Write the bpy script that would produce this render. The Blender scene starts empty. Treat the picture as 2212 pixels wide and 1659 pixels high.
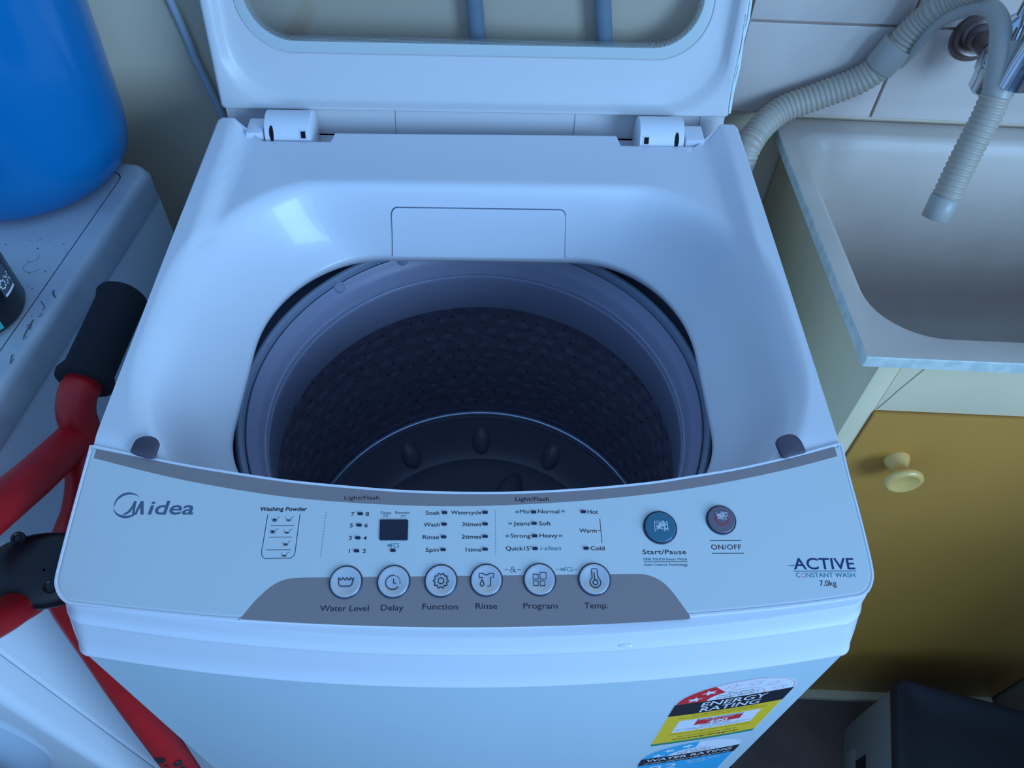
import bpy, math, random
import numpy as np
from mathutils import Vector, Matrix
C = bpy.context.scene.collection
sc = bpy.context.scene
PI = math.pi
# ------------------------------------------------------------------ camera
RCW = np.array([[0.9996, -0.0088, -0.0264], [-0.0095, 0.7833, -0.6215], [0.0261, 0.6215, 0.7830]])
CAM = np.array([0.0132, -0.19, 1.357])
FPX, CX, CY = 1707.0, 1106.0, 829.5
camd = bpy.data.cameras.new('camera'); cam = bpy.data.objects.new('camera', camd); C.objects.link(cam)
camd.sensor_width = 36.0; camd.lens = FPX / 2212 * 36.0; camd.clip_start = 0.01
R3 = Matrix([list(r) for r in RCW]); cam.matrix_world = Matrix.Translation(Vector(CAM)) @ R3.to_4x4()
sc.camera = cam
sc.view_settings.view_transform = 'Standard'; sc.view_settings.look = 'None'
sc.view_settings.exposure = 0.0; sc.view_settings.gamma = 1.0; sc.view_settings.use_curve_mapping = False
sc.cycles.max_bounces = 8; sc.cycles.transparent_max_bounces = 12
# ------------------------------------------------------------------ world and daylight
world = bpy.data.worlds.new('World'); sc.world = world; world.use_nodes = True
bg = world.node_tree.nodes['Background']; bg.inputs[0].default_value = (0.23, 0.52, 1.0, 1); bg.inputs[1].default_value = 0.78
def area(name, loc, target, sx, sy, power, col):
    d = bpy.data.lights.new(name, 'AREA'); d.shape = 'RECTANGLE'; d.size = sx; d.size_y = sy; d.energy = power; d.color = col
    o = bpy.data.objects.new(name, d); C.objects.link(o); o.location = loc
    o.rotation_euler = (Vector(target) - Vector(loc)).to_track_quat('-Z', 'Y').to_euler()
    return o
area('daylight_doorway', (1.62, -1.42, 1.50), (0.0, 0.3, 0.85), 1.2, 1.0, 56.0, (0.32, 0.61, 1.0))

# ------------------------------------------------------------------ materials
def mat(name, col, rough=0.5, metal=0.0, coat=0.0, spec=0.5, bump=None, var=None, emit=None, trans=0.0, ior=1.5):
    m = bpy.data.materials.new(name); m.use_nodes = True
    nt = m.node_tree; b = nt.nodes['Principled BSDF']
    b.inputs['Base Color'].default_value = (*col, 1); b.inputs['Roughness'].default_value = rough
    b.inputs['Metallic'].default_value = metal; b.inputs['Coat Weight'].default_value = coat
    b.inputs['Coat Roughness'].default_value = 0.06
    b.inputs['Specular IOR Level'].default_value = spec; b.inputs['IOR'].default_value = ior
    b.inputs['Transmission Weight'].default_value = trans
    tc = nt.nodes.new('ShaderNodeTexCoord')
    if var:   # (other colour, scale, lo, hi)
        n = nt.nodes.new('ShaderNodeTexNoise'); n.inputs['Scale'].default_value = var[1]; n.inputs['Detail'].default_value = 6
        nt.links.new(tc.outputs['Object'], n.inputs['Vector'])
        r = nt.nodes.new('ShaderNodeMapRange'); r.inputs[1].default_value = var[2]; r.inputs[2].default_value = var[3]
        nt.links.new(n.outputs[0], r.inputs[0])
        x = nt.nodes.new('ShaderNodeMix'); x.data_type = 'RGBA'
        x.inputs[6].default_value = (*col, 1); x.inputs[7].default_value = (*var[0], 1)
        nt.links.new(r.outputs[0], x.inputs[0]); nt.links.new(x.outputs[2], b.inputs['Base Color'])
    if bump:  # (kind, scale, strength, distance)
        if bump[0] == 'noise':
            n = nt.nodes.new('ShaderNodeTexNoise'); n.inputs['Scale'].default_value = bump[1]; out = n.outputs[0]
        else:
            n = nt.nodes.new('ShaderNodeTexVoronoi'); n.inputs['Scale'].default_value = bump[1]; n.feature = 'F1'; out = n.outputs['Distance']
        nt.links.new(tc.outputs['Object'], n.inputs['Vector'])
        bp = nt.nodes.new('ShaderNodeBump'); bp.inputs['Strength'].default_value = bump[2]; bp.inputs['Distance'].default_value = bump[3]
        nt.links.new(out, bp.inputs['Height']); nt.links.new(bp.outputs[0], b.inputs['Normal'])
    return m
W = (0.79, 0.77, 0.83)
M = dict(
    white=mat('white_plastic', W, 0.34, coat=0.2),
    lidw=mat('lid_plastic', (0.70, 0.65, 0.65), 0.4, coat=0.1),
    steelw=mat('white_enamel', (0.68, 0.80, 0.86), 0.28, coat=0.3),
    panel=mat('panel_film', (0.63, 0.65, 0.66), 0.25, coat=0.4),
    strip=mat('grey_film', (0.28, 0.22, 0.22), 0.35, coat=0.2),
    ink=mat('navy_ink', (0.012, 0.010, 0.03), 0.5),
    inkl=mat('grey_blue_ink', (0.08, 0.12, 0.20), 0.5),
    teal=mat('teal_ink', (0.03, 0.21, 0.30), 0.5),
    redink=mat('red_ink', (0.65, 0.03, 0.04), 0.5),
    pink=mat('pink_ink', (0.75, 0.25, 0.3), 0.5),
    screen=mat('display_window', (0.010, 0.012, 0.03), 0.15),
    led=mat('indicator_lens', (0.012, 0.015, 0.05), 0.3),
    segm=mat('unlit_segment', (0.022, 0.022, 0.04), 0.3),
    btn=mat('button_silver', (0.74, 0.72, 0.76), 0.34, metal=0.75),
    btndark=mat('button_edge', (0.12, 0.13, 0.19), 0.4, metal=0.3),
    btnteal=mat('teal_button', (0.05, 0.17, 0.25), 0.3, metal=0.3),
    btnbrown=mat('grey_power_button', (0.19, 0.15, 0.19), 0.3, metal=0.3),
    scratch=mat('scratched_film', (0.75, 0.82, 0.88), 0.5),
    pad=mat('rubber_pad', (0.085, 0.07, 0.10), 0.6),
    ring=mat('grey_ring_plastic', (0.37, 0.36, 0.50), 0.36, coat=0.15),
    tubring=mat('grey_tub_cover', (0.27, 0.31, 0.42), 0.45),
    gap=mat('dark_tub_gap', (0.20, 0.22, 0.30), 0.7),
    drum=mat('dark_steel_drum', (0.30, 0.26, 0.34), 0.5, metal=0.45, bump=('voronoi', 60.0, 0.55, 0.004)),
    hole=mat('perforation_black', (0.0, 0.0, 0.001), 0.9),
    puls=mat('dark_pulsator_plastic', (0.20, 0.175, 0.22), 0.34),
    pulsrim=mat('polished_pulsator_rim', (0.45, 0.48, 0.6), 0.15, metal=0.8),
    glass=None, dots=mat('white_glass_print', (0.58, 0.60, 0.58), 0.35),
    wall=mat('cream_wall_paint', (0.84, 0.66, 0.48), 0.7, bump=('noise', 40.0, 0.1, 0.002), var=((0.78, 0.61, 0.45), 6.0, 0.3, 0.7)),
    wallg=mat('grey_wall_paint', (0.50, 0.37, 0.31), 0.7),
    tile=mat('white_ceramic_tile', (0.68, 0.56, 0.50), 0.22, coat=0.3, var=((0.60, 0.49, 0.44), 7.0, 0.45, 0.75)),
    grout=mat('brown_grout', (0.46, 0.33, 0.28), 0.85),
    tub=mat('cream_tub', (0.66, 0.53, 0.45), 0.5, coat=0.05, var=((0.46, 0.37, 0.31), 5.0, 0.40, 0.75)),
    tubedge=mat('worn_tub_edge', (0.62, 0.64, 0.58), 0.6, var=((0.50, 0.54, 0.50), 90.0, 0.4, 0.6)),
    cab=mat('yellow_cabinet_paint', (0.56, 0.25, 0.045), 0.42, bump=('noise', 90.0, 0.06, 0.001), var=((0.50, 0.22, 0.04), 5.0, 0.35, 0.7)),
    cabc=mat('cream_cabinet_paint', (0.80, 0.62, 0.40), 0.5, var=((0.72, 0.56, 0.36), 9.0, 0.35, 0.7)),
    knob=mat('cream_knob', (0.80, 0.47, 0.14), 0.25, coat=0.3),
    crack=mat('crack_line', (0.06, 0.05, 0.05), 0.9),
    floor=mat('grey_floor_tile', (0.19, 0.12, 0.105), 0.6, var=((0.11, 0.07, 0.065), 9.0, 0.35, 0.7)),
    joint=mat('dark_floor_joint', (0.03, 0.025, 0.03), 0.9),
    hose=mat('grey_hose_plastic', (0.45, 0.37, 0.30), 0.45),
    hoseg=mat('grey_hose_guide', (0.42, 0.38, 0.34), 0.4),
    chrome=mat('chrome', (0.62, 0.66, 0.72), 0.12, metal=1.0),
    rust=mat('rusty_flange', (0.22, 0.16, 0.15), 0.4, metal=0.6, var=((0.16, 0.09, 0.07), 60.0, 0.4, 0.7)),
    blue=mat('blue_bucket_plastic', (0.0, 0.165, 0.42), 0.22, coat=0.1),
    black=mat('black_plastic', (0.006, 0.006, 0.010), 0.3),
    foam=mat('black_foam', (0.012, 0.013, 0.02), 0.9, bump=('noise', 400.0, 0.3, 0.001)),
    red=mat('red_painted_steel', (0.55, 0.008, 0.012), 0.4, var=((0.47, 0.006, 0.01), 40.0, 0.4, 0.7)),
    chip=mat('chipped_paint_black', (0.02, 0.015, 0.02), 0.7),
    labelw=mat('label_white', (0.90, 0.84, 0.88), 0.35),
    labred=mat('label_red', (0.80, 0.02, 0.03), 0.35),
    labblk=mat('label_black', (0.012, 0.012, 0.02), 0.35),
    labyel=mat('label_yellow', (1.0, 0.60, 0.02), 0.35),
    labgrn=mat('label_green', (0.03, 0.25, 0.16), 0.35),
    labblu=mat('label_blue', (0.03, 0.42, 0.72), 0.35),
    boxs=mat('grey_box_plastic', (0.25, 0.24, 0.24), 0.6),
    boxt=mat('charcoal_box_top', (0.016, 0.016, 0.024), 0.55, bump=('noise', 300.0, 0.2, 0.001)),
    pipe=mat('blue_grey_pipe', (0.20, 0.27, 0.36), 0.45),
    cable=mat('pale_blue_cable', (0.55, 0.62, 0.70), 0.5),
    dust=mat('dust_mark', (0.05, 0.05, 0.07), 0.9),
    appl=mat('appliance_enamel', (0.88, 0.90, 0.95), 0.16, coat=0.4),
    appt=mat('appliance_top', (0.60, 0.62, 0.68), 0.4, var=((0.44, 0.48, 0.55), 14.0, 0.4, 0.75)),
    applg=mat('appliance_door_grey', (0.40, 0.47, 0.56), 0.3, coat=0.3),
    smoke=mat('door_glass_dark', (0.03, 0.04, 0.06), 0.08),
    torn=mat('torn_seal', (0.10, 0.10, 0.12), 0.8),
)
def glass_mat():
    m = bpy.data.materials.new('lid_glass'); m.use_nodes = True; nt = m.node_tree
    for n in list(nt.nodes): nt.nodes.remove(n)
    o = nt.nodes.new('ShaderNodeOutputMaterial'); t = nt.nodes.new('ShaderNodeBsdfTransparent'); t.inputs[0].default_value = (0.985, 0.99, 0.99, 1)
    g = nt.nodes.new('ShaderNodeBsdfGlossy'); g.inputs['Roughness'].default_value = 0.03
    fr = nt.nodes.new('ShaderNodeFresnel'); fr.inputs[0].default_value = 1.45
    x = nt.nodes.new('ShaderNodeMixShader'); nt.links.new(fr.outputs[0], x.inputs[0]); nt.links.new(t.outputs[0], x.inputs[1]); nt.links.new(g.outputs[0], x.inputs[2])
    nt.links.new(x.outputs[0], o.inputs[0]); return m
M['glass'] = glass_mat()

# ------------------------------------------------------------------ object helpers
class Thing:
    pass
def thing(name, label, cat, base=(0, 0, 0), rot=0.0, group=None, kind=None):
    """An Empty at the thing's base; children are given in the thing's turned frame (turn about the world's z axis)."""
    t = Thing(); o = bpy.data.objects.new(name, None); C.objects.link(o); o.empty_display_size = 0.05
    Rm = Matrix.Rotation(rot, 3, 'Z'); o.location = Rm @ Vector(base); o.rotation_euler = (0, 0, rot)
    if label: o['label'] = label
    if cat: o['category'] = cat
    if group: o['group'] = group
    if kind: o['kind'] = kind
    t.o = o; t.b = Vector(base); return t
def mk(name, V, F, m, parent=None, smooth=40, label=None, kind=None, cat=None, group=None):
    """parent: Thing or (Thing, mesh object) for a sub-part."""
    th, po = (parent if isinstance(parent, tuple) else (parent, parent.o if parent else None))
    b = th.b if th else Vector((0, 0, 0))
    me = bpy.data.meshes.new(name)
    me.from_pydata([(v[0] - b.x, v[1] - b.y, v[2] - b.z) for v in V], [], [tuple(f) for f in F]); me.update()
    me.materials.append(M[m] if isinstance(m, str) else m)
    import bmesh
    bm = bmesh.new(); bm.from_mesh(me); bmesh.ops.recalc_face_normals(bm, faces=bm.faces); bm.to_mesh(me); bm.free()
    if smooth:
        me.shade_smooth(); me.set_sharp_from_angle(angle=math.radians(smooth))
    o = bpy.data.objects.new(name, me); C.objects.link(o)
    if po: o.parent = po
    if label: o['label'] = label
    if kind: o['kind'] = kind
    if cat: o['category'] = cat
    if group: o['group'] = group
    return o
def join(parts):
    V, F = [], []
    for v, f in parts:
        k = len(V); V += list(v); F += [tuple(i + k for i in q) for q in f]
    return V, F
def box(x0, x1, y0, y1, z0, z1, bv=0.0):
    if bv <= 0:
        V = [(x, y, z) for z in (z0, z1) for y in (y0, y1) for x in (x0, x1)]
        return V, [(0, 1, 3, 2), (4, 6, 7, 5), (0, 4, 5, 1), (2, 3, 7, 6), (0, 2, 6, 4), (1, 5, 7, 3)]
    import bmesh
    bm = bmesh.new(); bmesh.ops.create_cube(bm, size=1.0)
    for v in bm.verts: v.co = ((x0 + x1) / 2 + v.co.x * (x1 - x0), (y0 + y1) / 2 + v.co.y * (y1 - y0), (z0 + z1) / 2 + v.co.z * (z1 - z0))
    bmesh.ops.bevel(bm, geom=list(bm.edges), offset=bv, segments=2, profile=0.6, affect='EDGES')
    V = [tuple(v.co) for v in bm.verts]; F = [[v.index for v in f.verts] for f in bm.faces]; bm.free(); return V, F
def loft(loops, cap0=False, cap1=False, closed=True):
    n = len(loops[0]); V = [p for l in loops for p in l]; F = []
    for i in range(len(loops) - 1):
        for j in range(n if closed else n - 1):
            k = (j + 1) % n; F.append((i * n + j, i * n + k, (i + 1) * n + k, (i + 1) * n + j))
    if cap0: F.append(tuple(range(n))[::-1])
    if cap1: F.append(tuple((len(loops) - 1) * n + j for j in range(n)))
    return V, F
def tess(loop2, loop3):
    from mathutils.geometry import tessellate_polygon
    return list(loop3), [tuple(t) for t in tessellate_polygon([[Vector((a, b, 0)) for a, b in loop2]])]
def rrect(x0, x1, y0, y1, r, n=8, m=6, rb=None):
    """rounded rectangle points, counter clockwise; r = front (y0) corner (rx, ry) or number, rb = rear corner."""
    rb = rb or r
    f = lambda q: (q, q) if not isinstance(q, tuple) else q
    rx, ry = f(r); bx, by = f(rb); P = []
    cs = [(x1 - rx, y0 + ry, rx, ry, -90), (x1 - bx, y1 - by, bx, by, 0), (x0 + bx, y1 - by, bx, by, 90), (x0 + rx, y0 + ry, rx, ry, 180)]
    for i, (cx, cy, a, b, s) in enumerate(cs):
        for k in range(n + 1):
            t = math.radians(s + 90 * k / n); P.append((cx + a * math.cos(t), cy + b * math.sin(t)))
        c2 = cs[(i + 1) % 4]; t2 = math.radians(c2[4]); q = (c2[0] + c2[2] * math.cos(t2), c2[1] + c2[3] * math.sin(t2)); p = P[-1]
        for k in range(1, m): P.append((p[0] + (q[0] - p[0]) * k / m, p[1] + (q[1] - p[1]) * k / m))
    return P
def lathe(prof, c=(0, 0), n=48, closed=False):
    loops = [[(c[0] + r * math.cos(2 * PI * i / n), c[1] + r * math.sin(2 * PI * i / n), z) for i in range(n)] for r, z in prof]
    if closed: loops.append(loops[0])
    return loft(loops)
def smoothpath(pts, k=10):
    P = [Vector(p) for p in pts]; out = []
    for i in range(len(P) - 1):
        a = P[max(i - 1, 0)]; b = P[i]; c = P[i + 1]; d = P[min(i + 2, len(P) - 1)]
        for j in range(k):
            t = j / k; out.append(0.5 * ((2 * b) + (c - a) * t + (2 * a - 5 * b + 4 * c - d) * t * t + (3 * b - a - 3 * c + d) * t ** 3))
    out.append(P[-1]); return out
def resample(P, step):
    out = [P[0].copy()]; acc = 0.0
    for a, b in zip(P, P[1:]):
        L = (b - a).length
        if L < 1e-9: continue
        t = step - acc
        while t <= L:
            out.append(a.lerp(b, t / L)); t += step
        acc = L - (t - step)
    return out
def tube(P, rad, n=16, cap=True, sy=1.0, up=None):
    """sweep; rad number or function of (index, count); sy flattens the section."""
    P = [Vector(p) for p in P]; N = len(P); loops = []; nrm = None
    for i in range(N):
        t = (P[min(i + 1, N - 1)] - P[max(i - 1, 0)]).normalized()
        if nrm is None:
            nrm = Vector(up) if up else (Vector((0, 0, 1)) if abs(t.z) < 0.9 else Vector((1, 0, 0)))
        nrm = (nrm - t * nrm.dot(t)).normalized(); bn = t.cross(nrm)
        r = rad(i, N) if callable(rad) else rad
        loops.append([tuple(P[i] + nrm * r * sy * math.cos(2 * PI * k / n) + bn * r * math.sin(2 * PI * k / n)) for k in range(n)])
    return loft(loops, cap, cap)
def frame(o, ax, ay):
    """returns map from (a, b, h) to points: origin o, axes ax, ay, normal ax x ay."""
    o = Vector(o); ax = Vector(ax).normalized(); ay = Vector(ay).normalized(); az = ax.cross(ay).normalized()
    return lambda a, b, h=0.0: tuple(o + ax * a + ay * b + az * h)
def plate(poly, mp, h0, h1, bevel=0.0):
    if bevel:
        cx = sum(p[0] for p in poly) / len(poly); cy = sum(p[1] for p in poly) / len(poly)
        ins = [(p[0] + (cx - p[0]) * bevel, p[1] + (cy - p[1]) * bevel) for p in poly]
        L = [[mp(a, b, h0) for a, b in poly], [mp(a, b, h1 - (h1 - h0) * .3) for a, b in poly], [mp(a, b, h1) for a, b in ins]]
    else: L = [[mp(a, b, h0) for a, b in poly], [mp(a, b, h1) for a, b in poly]]
    return loft(L, True, True)
def ribbon(pts, w, mp, h, closed=False, h0=None):
    """flat printed line of width w in a plane map."""
    P = [Vector((p[0], p[1])) for p in pts]; n = len(P); L, R = [], []
    for i in range(n):
        a = P[(i - 1) % n] if (closed or i > 0) else P[i]; b = P[(i + 1) % n] if (closed or i < n - 1) else P[i]
        t = (b - a); t = t.normalized() if t.length > 1e-9 else Vector((1, 0)); q = Vector((-t.y, t.x)) * w / 2
        L.append(P[i] + q); R.append(P[i] - q)
    V = [mp(p.x, p.y, h) for p in L] + [mp(p.x, p.y, h) for p in R]
    return V, [(i, (i + 1) % n, n + (i + 1) % n, n + i) for i in range(n if closed else n - 1)]
def sight(px, py, n, d):
    """point of the photograph's pixel on the plane n.p = d (used to measure where things stand)."""
    r = RCW @ np.array([px - CX, -(py - CY), -FPX]); n = np.array(n, float)
    t = (d - n @ CAM) / (n @ r); return CAM + t * r
_font = {}
def glyphs(s, shear=0.0, bold=0.0, gap=1.0):
    k = (s, shear, bold, gap)
    if k in _font: return _font[k]
    cu = bpy.data.curves.new('t', 'FONT'); cu.body = s; cu.shear = shear; cu.offset = bold; cu.space_character = gap; cu.resolution_u = 4
    o = bpy.data.objects.new('t', cu); C.objects.link(o); dg = bpy.context.evaluated_depsgraph_get(); dg.update()
    me = bpy.data.meshes.new_from_object(o.evaluated_get(dg))
    V = [(v.co.x, v.co.y) for v in me.vertices]; F = [tuple(p.vertices) for p in me.polygons]
    bpy.data.objects.remove(o); bpy.data.curves.remove(cu); bpy.data.meshes.remove(me)
    _font[k] = (V, F); return V, F
def text(s, x0, x1, yb, cap, mp, h, shear=0.0, bold=0.0, gap=1.0):
    """letters fitted between x0 and x1, baseline yb, capital height cap, in a plane map."""
    V, F = glyphs(s, shear, bold, gap); a = min(v[0] for v in V); b = max(v[0] for v in V)
    caph = 0.70; sx = (x1 - x0) / (b - a); sy = cap / caph
    return [mp(x0 + (v[0] - a) * sx, yb + v[1] * sy, h) for v in V], F

# ================================================================== SETTING
RT = math.radians(-2.6); U = Vector((math.cos(RT), math.sin(RT), 0)); NN = Vector((-math.sin(RT), math.cos(RT), 0))
fl = mk('floor', *box(-4, 4, -5, 0.75, -0.06, -0.004), 'joint', kind='structure', smooth=0)
tv, tf = box(-.148, .148, -.148, .148, -0.004, 0.0, 0.0015)
tme = None
for i in range(9):
    for j in range(8):
        x = -1.2 + .3 * i - .05; y = -1.42 + .3 * j
        if tme is None:
            o = mk('floor_tile', tv, tf, 'floor'); tme = o.data
        else:
            o = bpy.data.objects.new('floor_tile', tme); C.objects.link(o)
        o.parent = fl; o.location = (x, y, 0)
tw = thing('wall_back', None, None, (0, .60, 0), RT, kind='structure')
bw = mk('wall_surface', *box(-3.2, 0.86, .60, .70, 0, 2.4), 'wall', tw, smooth=0)
zs = [.869, .972, 1.110, 1.248, 1.386]; xs = [.240, .3995, .5375, .6755, .845]
mk('grout', *box(.240, .858, .5965, .6002, .868, 1.386), 'grout', tw, smooth=0)
for r in range(4):
    for c in range(4):
        q = box(xs[c] + .0014, xs[c + 1] - .0014, .5925, .598, zs[r] + .0014, zs[r + 1] - .0014, .0012)
        mk('tile', *q, 'tile', tw)
mk('wall_right', *box(.868, .96, .262, .66, 0, 2.4), 'wallg', kind='structure', smooth=0)

# ================================================================== LAUNDRY TUB CABINET
cb = thing('tub_cabinet', 'yellow painted cabinet with cream frame under the laundry tub', 'cabinet', (.335, .2558, 0), RT)
_v, _f = box(.335, .3395, .262, .590, .0, .850, .001)
mk('side_panel', [(v[0] - .0575 * (v[1] - .2558), v[1], v[2]) for v in _v], _f, 'cabc', cb, label='cream side panel')
mk('end_panel', *box(.835, .847, .262, .590, .0, .850, .001), 'cabc', cb)
mk('top_rail', *box(.3545, .847, .2562, .275, .7815, .850, .0008), 'cabc', cb, label='cream cracked top rail')
mk('stile', *box(.335, .3539, .2559, .275, .0, .850, .0008), 'cabc', cb, label='cream frame stile')
mk('plinth', *box(.336, .846, .2400, .275, .0, .0135, .001), 'cabc', cb, label='cream plinth strip')
dr = mk('door', *box(.3548, .846, .2528, .262, .014, .7803, .0010), 'cab', cb)
kx, kz = .4040, .7080
kn = [(0.0, -.0), (.0125, 0.0), (.0115, .004), (.0088, .009), (.0085, .014), (.0105, .018), (.0160, .0205), (.0185, .0235), (.0182, .027), (.0150, .0290), (.0135, .0285), (.009, .0265), (.0, .0255)]
V, F = lathe(kn, (0, 0), 32)
mk('knob', [(kx + v[0], .2529 - v[2], kz + v[1]) for v in V], F, 'knob', (cb, dr), smooth=70, label='round cream knob with dished face')
mpf = lambda a, b, h=0.0: (a, .2560 - h, b)
mk('crack', *join([ribbon([(.3745, .850), (.3738, .842), (.3705, .832), (.3640, .812), (.3600, .797), (.3560, .784)], .0006, mpf, .0003)]), 'crack', cb)
# made-up low cupboard, added to shade the yellow door; brown side shows lower right
ncb = thing('shade_block', 'brown side of a low block added to shade the yellow cabinet, by the storage box', 'cabinet', (1.1, -.12, 0))
mk('block_body', *box(.868, 1.34, -.50, .258, .0, .840, .002), 'wallg', ncb)
mk('block_top', *box(.868, 1.35, -.51, .259, .841, .865, .003), 'tub', ncb)
# the tub
tb = thing('laundry_tub', 'cream laundry tub with worn pale rim set on the yellow cabinet', 'sink', (.3137, .2465, .850), RT)
N1 = dict(n=10, m=10)
rz = .865
def shr(a, b): return a - .0575 * (b - .2465) * max(0.0, 1 - (a - .3137) / .54)
def tl(x0, x1, y0, y1, r, z, rb=None): return [(shr(a, b), b, z) for a, b in rrect(x0, x1, y0, y1, r, rb=rb, **N1)]
edge = [tl(.3137, .852, .2465, .594, .002, .8535), tl(.3137, .852, .2465, .594, .002, rz - .001), tl(.3147, .851, .2475, .593, .002, rz)]
mk('rim_edge', *loft(edge), 'tubedge', tb, label='worn pale rim edge')
bas = [tl(.3147, .851, .2475, .593, .002, rz)]
fr = (.062, .058); bk = (.035, .030)
bas += [tl(.3290, .838, .2700, .570, fr, rz, bk), tl(.3310, .836, .2720, .567, fr, rz - .0012, bk), tl(.336, .833, .2745, .563, fr, rz - .006, bk),
        tl(.3425, .829, .277, .559, fr, rz - .020, bk), tl(.349, .821, .287, .550, fr, .78, (.04, .04)), tl(.357, .81, .298, .540, fr, .66, (.045, .045)),
        tl(.362, .806, .303, .535, (.06, .06), .632, (.05, .05)), tl(.385, .785, .325, .512, (.055, .055), .616, (.05, .05)), tl(.48, .70, .40, .45, (.02, .02), .612, (.02, .02))]
mk('basin', *loft(bas, False, True), 'tub', tb, smooth=60)
mpt = lambda a, b, h=0.0: (a, b, rz + h)

# ================================================================== WALL PIPES AND CABLE
def pp(px, py, n): return Vector(sight(px, py, tuple(NN), n))
for k, ((ax, ay), (bx_, by_), lab) in enumerate([((1018, -60), (1033, 100), 'blue grey wall pipe behind the lid glass, nearer the middle of the glass'),
                                                ((1298, -60), (1306, 105), 'blue grey wall pipe behind the lid glass, nearer the tiled wall')]):
    a = pp(ax, ay, .585); b = pp(bx_, by_, .585); d = (b - a).normalized()
    P = [a - d * .35, b + d * .55]
    o = mk('wall_pipe', *tube(P, .0088, 20), 'pipe'); o['label'] = lab; o['category'] = 'pipe'; o['group'] = 'pipes on the wall behind the washing machine'
a = pp(368, 0, .5925); b = pp(478, 245, .5925); d = (b - a).normalized()
o = mk('power_cable', *tube(smoothpath([a - d * .40, a, a.lerp(b, .5) + Vector((-.0015, 0, 0)), b, b + d * .12, b + d * .35], 8), .0040, 12), 'cable')
o['label'] = 'pale blue cable hanging on the wall left of the open lid'; o['category'] = 'cable'

# ================================================================== WASHING MACHINE
wm = thing('washing_machine', 'white top loading washing machine with open glass lid and button panel', 'washing machine', (0, 0.25, 0))
AF = .0225
def fy(x): return -AF * (1 - (x / .26) ** 2)
def outline(dy, hx, rc, back=.525, nf=40, rbk=.012):
    """plan outline of the machine: bowed front, rounded front corners, straight sides."""
    P = []
    xs_ = [(-1 + 2 * k / nf) * (hx - rc) for k in range(nf + 1)]
    for x in xs_: P.append((x, fy(x) + dy))
    y0 = fy(hx - rc) + dy
    for k in range(1, 9):
        t = math.radians(-90 + 90 * k / 8); P.append((hx - rc + rc * math.cos(t), y0 + rc + rc * math.sin(t) * 1.0))
    for k in range(1, 10): P.append((hx, y0 + rc + (back - rbk - y0 - rc) * k / 10))
    for k in range(0, 7):
        t = math.radians(90 * k / 6); P.append((hx - rbk + rbk * math.cos(t), back - rbk + rbk * math.sin(t)))
    m_ = [(-x, y) for x, y in reversed(P[nf + 1:])]
    return P + [(p[0], p[1]) for p in [(hx * .5, back), (0, back), (-hx * .5, back)]] + m_
def lz(poly, z): return [(x, y, z) for x, y in poly]
# steel cabinet
bl = [lz(outline(.0010, .2592, .004), z) for z in (0.0, .02, .30, .60, .8265)]
mk('cabinet_body', *loft(bl, True, False), 'steelw', wm)
# cover skirt, running from the seam up to the panel
sk = [(-.0005, .2592, .008, .8262), (-.0018, .2597, .009, .8275), (-.0020, .2599, .009, .8290), (-.0014, .2600, .010, .8305), (.0000, .2602, .011, .8318), (.0030, .2605, .015, .8450),
      (.0076, .2606, .018, .8590), (.0079, .2606, .018, .8604), (.0079, .2606, .018, .8612), (.0085, .2606, .018, .8620), (.0098, .2606, .018, .8636), (.0114, .2604, .018, .8662), (.0126, .2603, .018, .8700)]
SKL = [lz(outline(d, hx, rc, back=.527), z) for d, hx, rc, z in sk]
for d, off in ((.0136, .0022), (.0142, .0008), (.0155, .0007), (.0185, .0010), (.0340, .0014)):
    SKL.append([(x, y, (.900 - .2 * (.1185 - y) if y < .1185 else .900) - off if y < .12 else (.892 if y < .46 else .868)) for x, y in outline(d, .2602, .018, back=.527)])
mk('cover_skirt', *loft(SKL), 'white', wm, smooth=50)

# ---- panel plane
PZ = .900; PY = .1185; PS = .2
pn = Vector((0, -PS, 1)).normalized(); pd = pn.dot(Vector((0, PY, PZ)))
pay = Vector((0, 1, PS)).normalized()
mpP = frame((0, PY, PZ), (1, 0, 0), pay)
def pz(y): return PZ - PS * (PY - y) if y < PY else PZ
def P2(px, py):
    q = Vector(sight(px, py, tuple(pn), pd)) - Vector((0, PY, PZ)); return (q.x, q.dot(pay))
def pxlen(px, py, dx=10): return abs(P2(px + dx, py)[0] - P2(px, py)[0]) / dx
top_arc_px = [(200, 961), (300, 982), (400, 1002), (510, 1020), (620, 1036), (740, 1048), (870, 1058), (1000, 1062), (1130, 1061), (1260, 1054), (1400, 1041), (1500, 1026), (1600, 1009), (1710, 984), (1811, 957)]
bot_px = [(1852, 1291), (1700, 1312), (1490, 1332), (1250, 1350), (1000, 1357), (760, 1352), (515, 1341), (330, 1325), (160, 1306)]
pan = [P2(*p) for p in top_arc_px]
pan += [P2(*p) for p in [(1820, 962), (1834, 1020), (1861, 1120), (1884, 1215), (1888, 1250), (1880, 1275), (1868, 1285)]] + [P2(*p) for p in bot_px] + \
       [P2(*p) for p in [(139, 1300), (124, 1285), (117, 1262), (122, 1230), (148, 1130), (174, 1035), (193, 966)]]
pan = pan[::-1]
_q = resample(smoothpath([(a, b, 0) for a, b in pan] + [(pan[0][0], pan[0][1], 0)], 6), .0022)
pan = [((_q[k - 1].x + 2 * _q[k].x + _q[(k + 1) % len(_q)].x) / 4, (_q[k - 1].y + 2 * _q[k].y + _q[(k + 1) % len(_q)].y) / 4) for k in range(len(_q))]
ccx = sum(p[0] for p in pan) / len(pan); ccy = sum(p[1] for p in pan) / len(pan)
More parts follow.
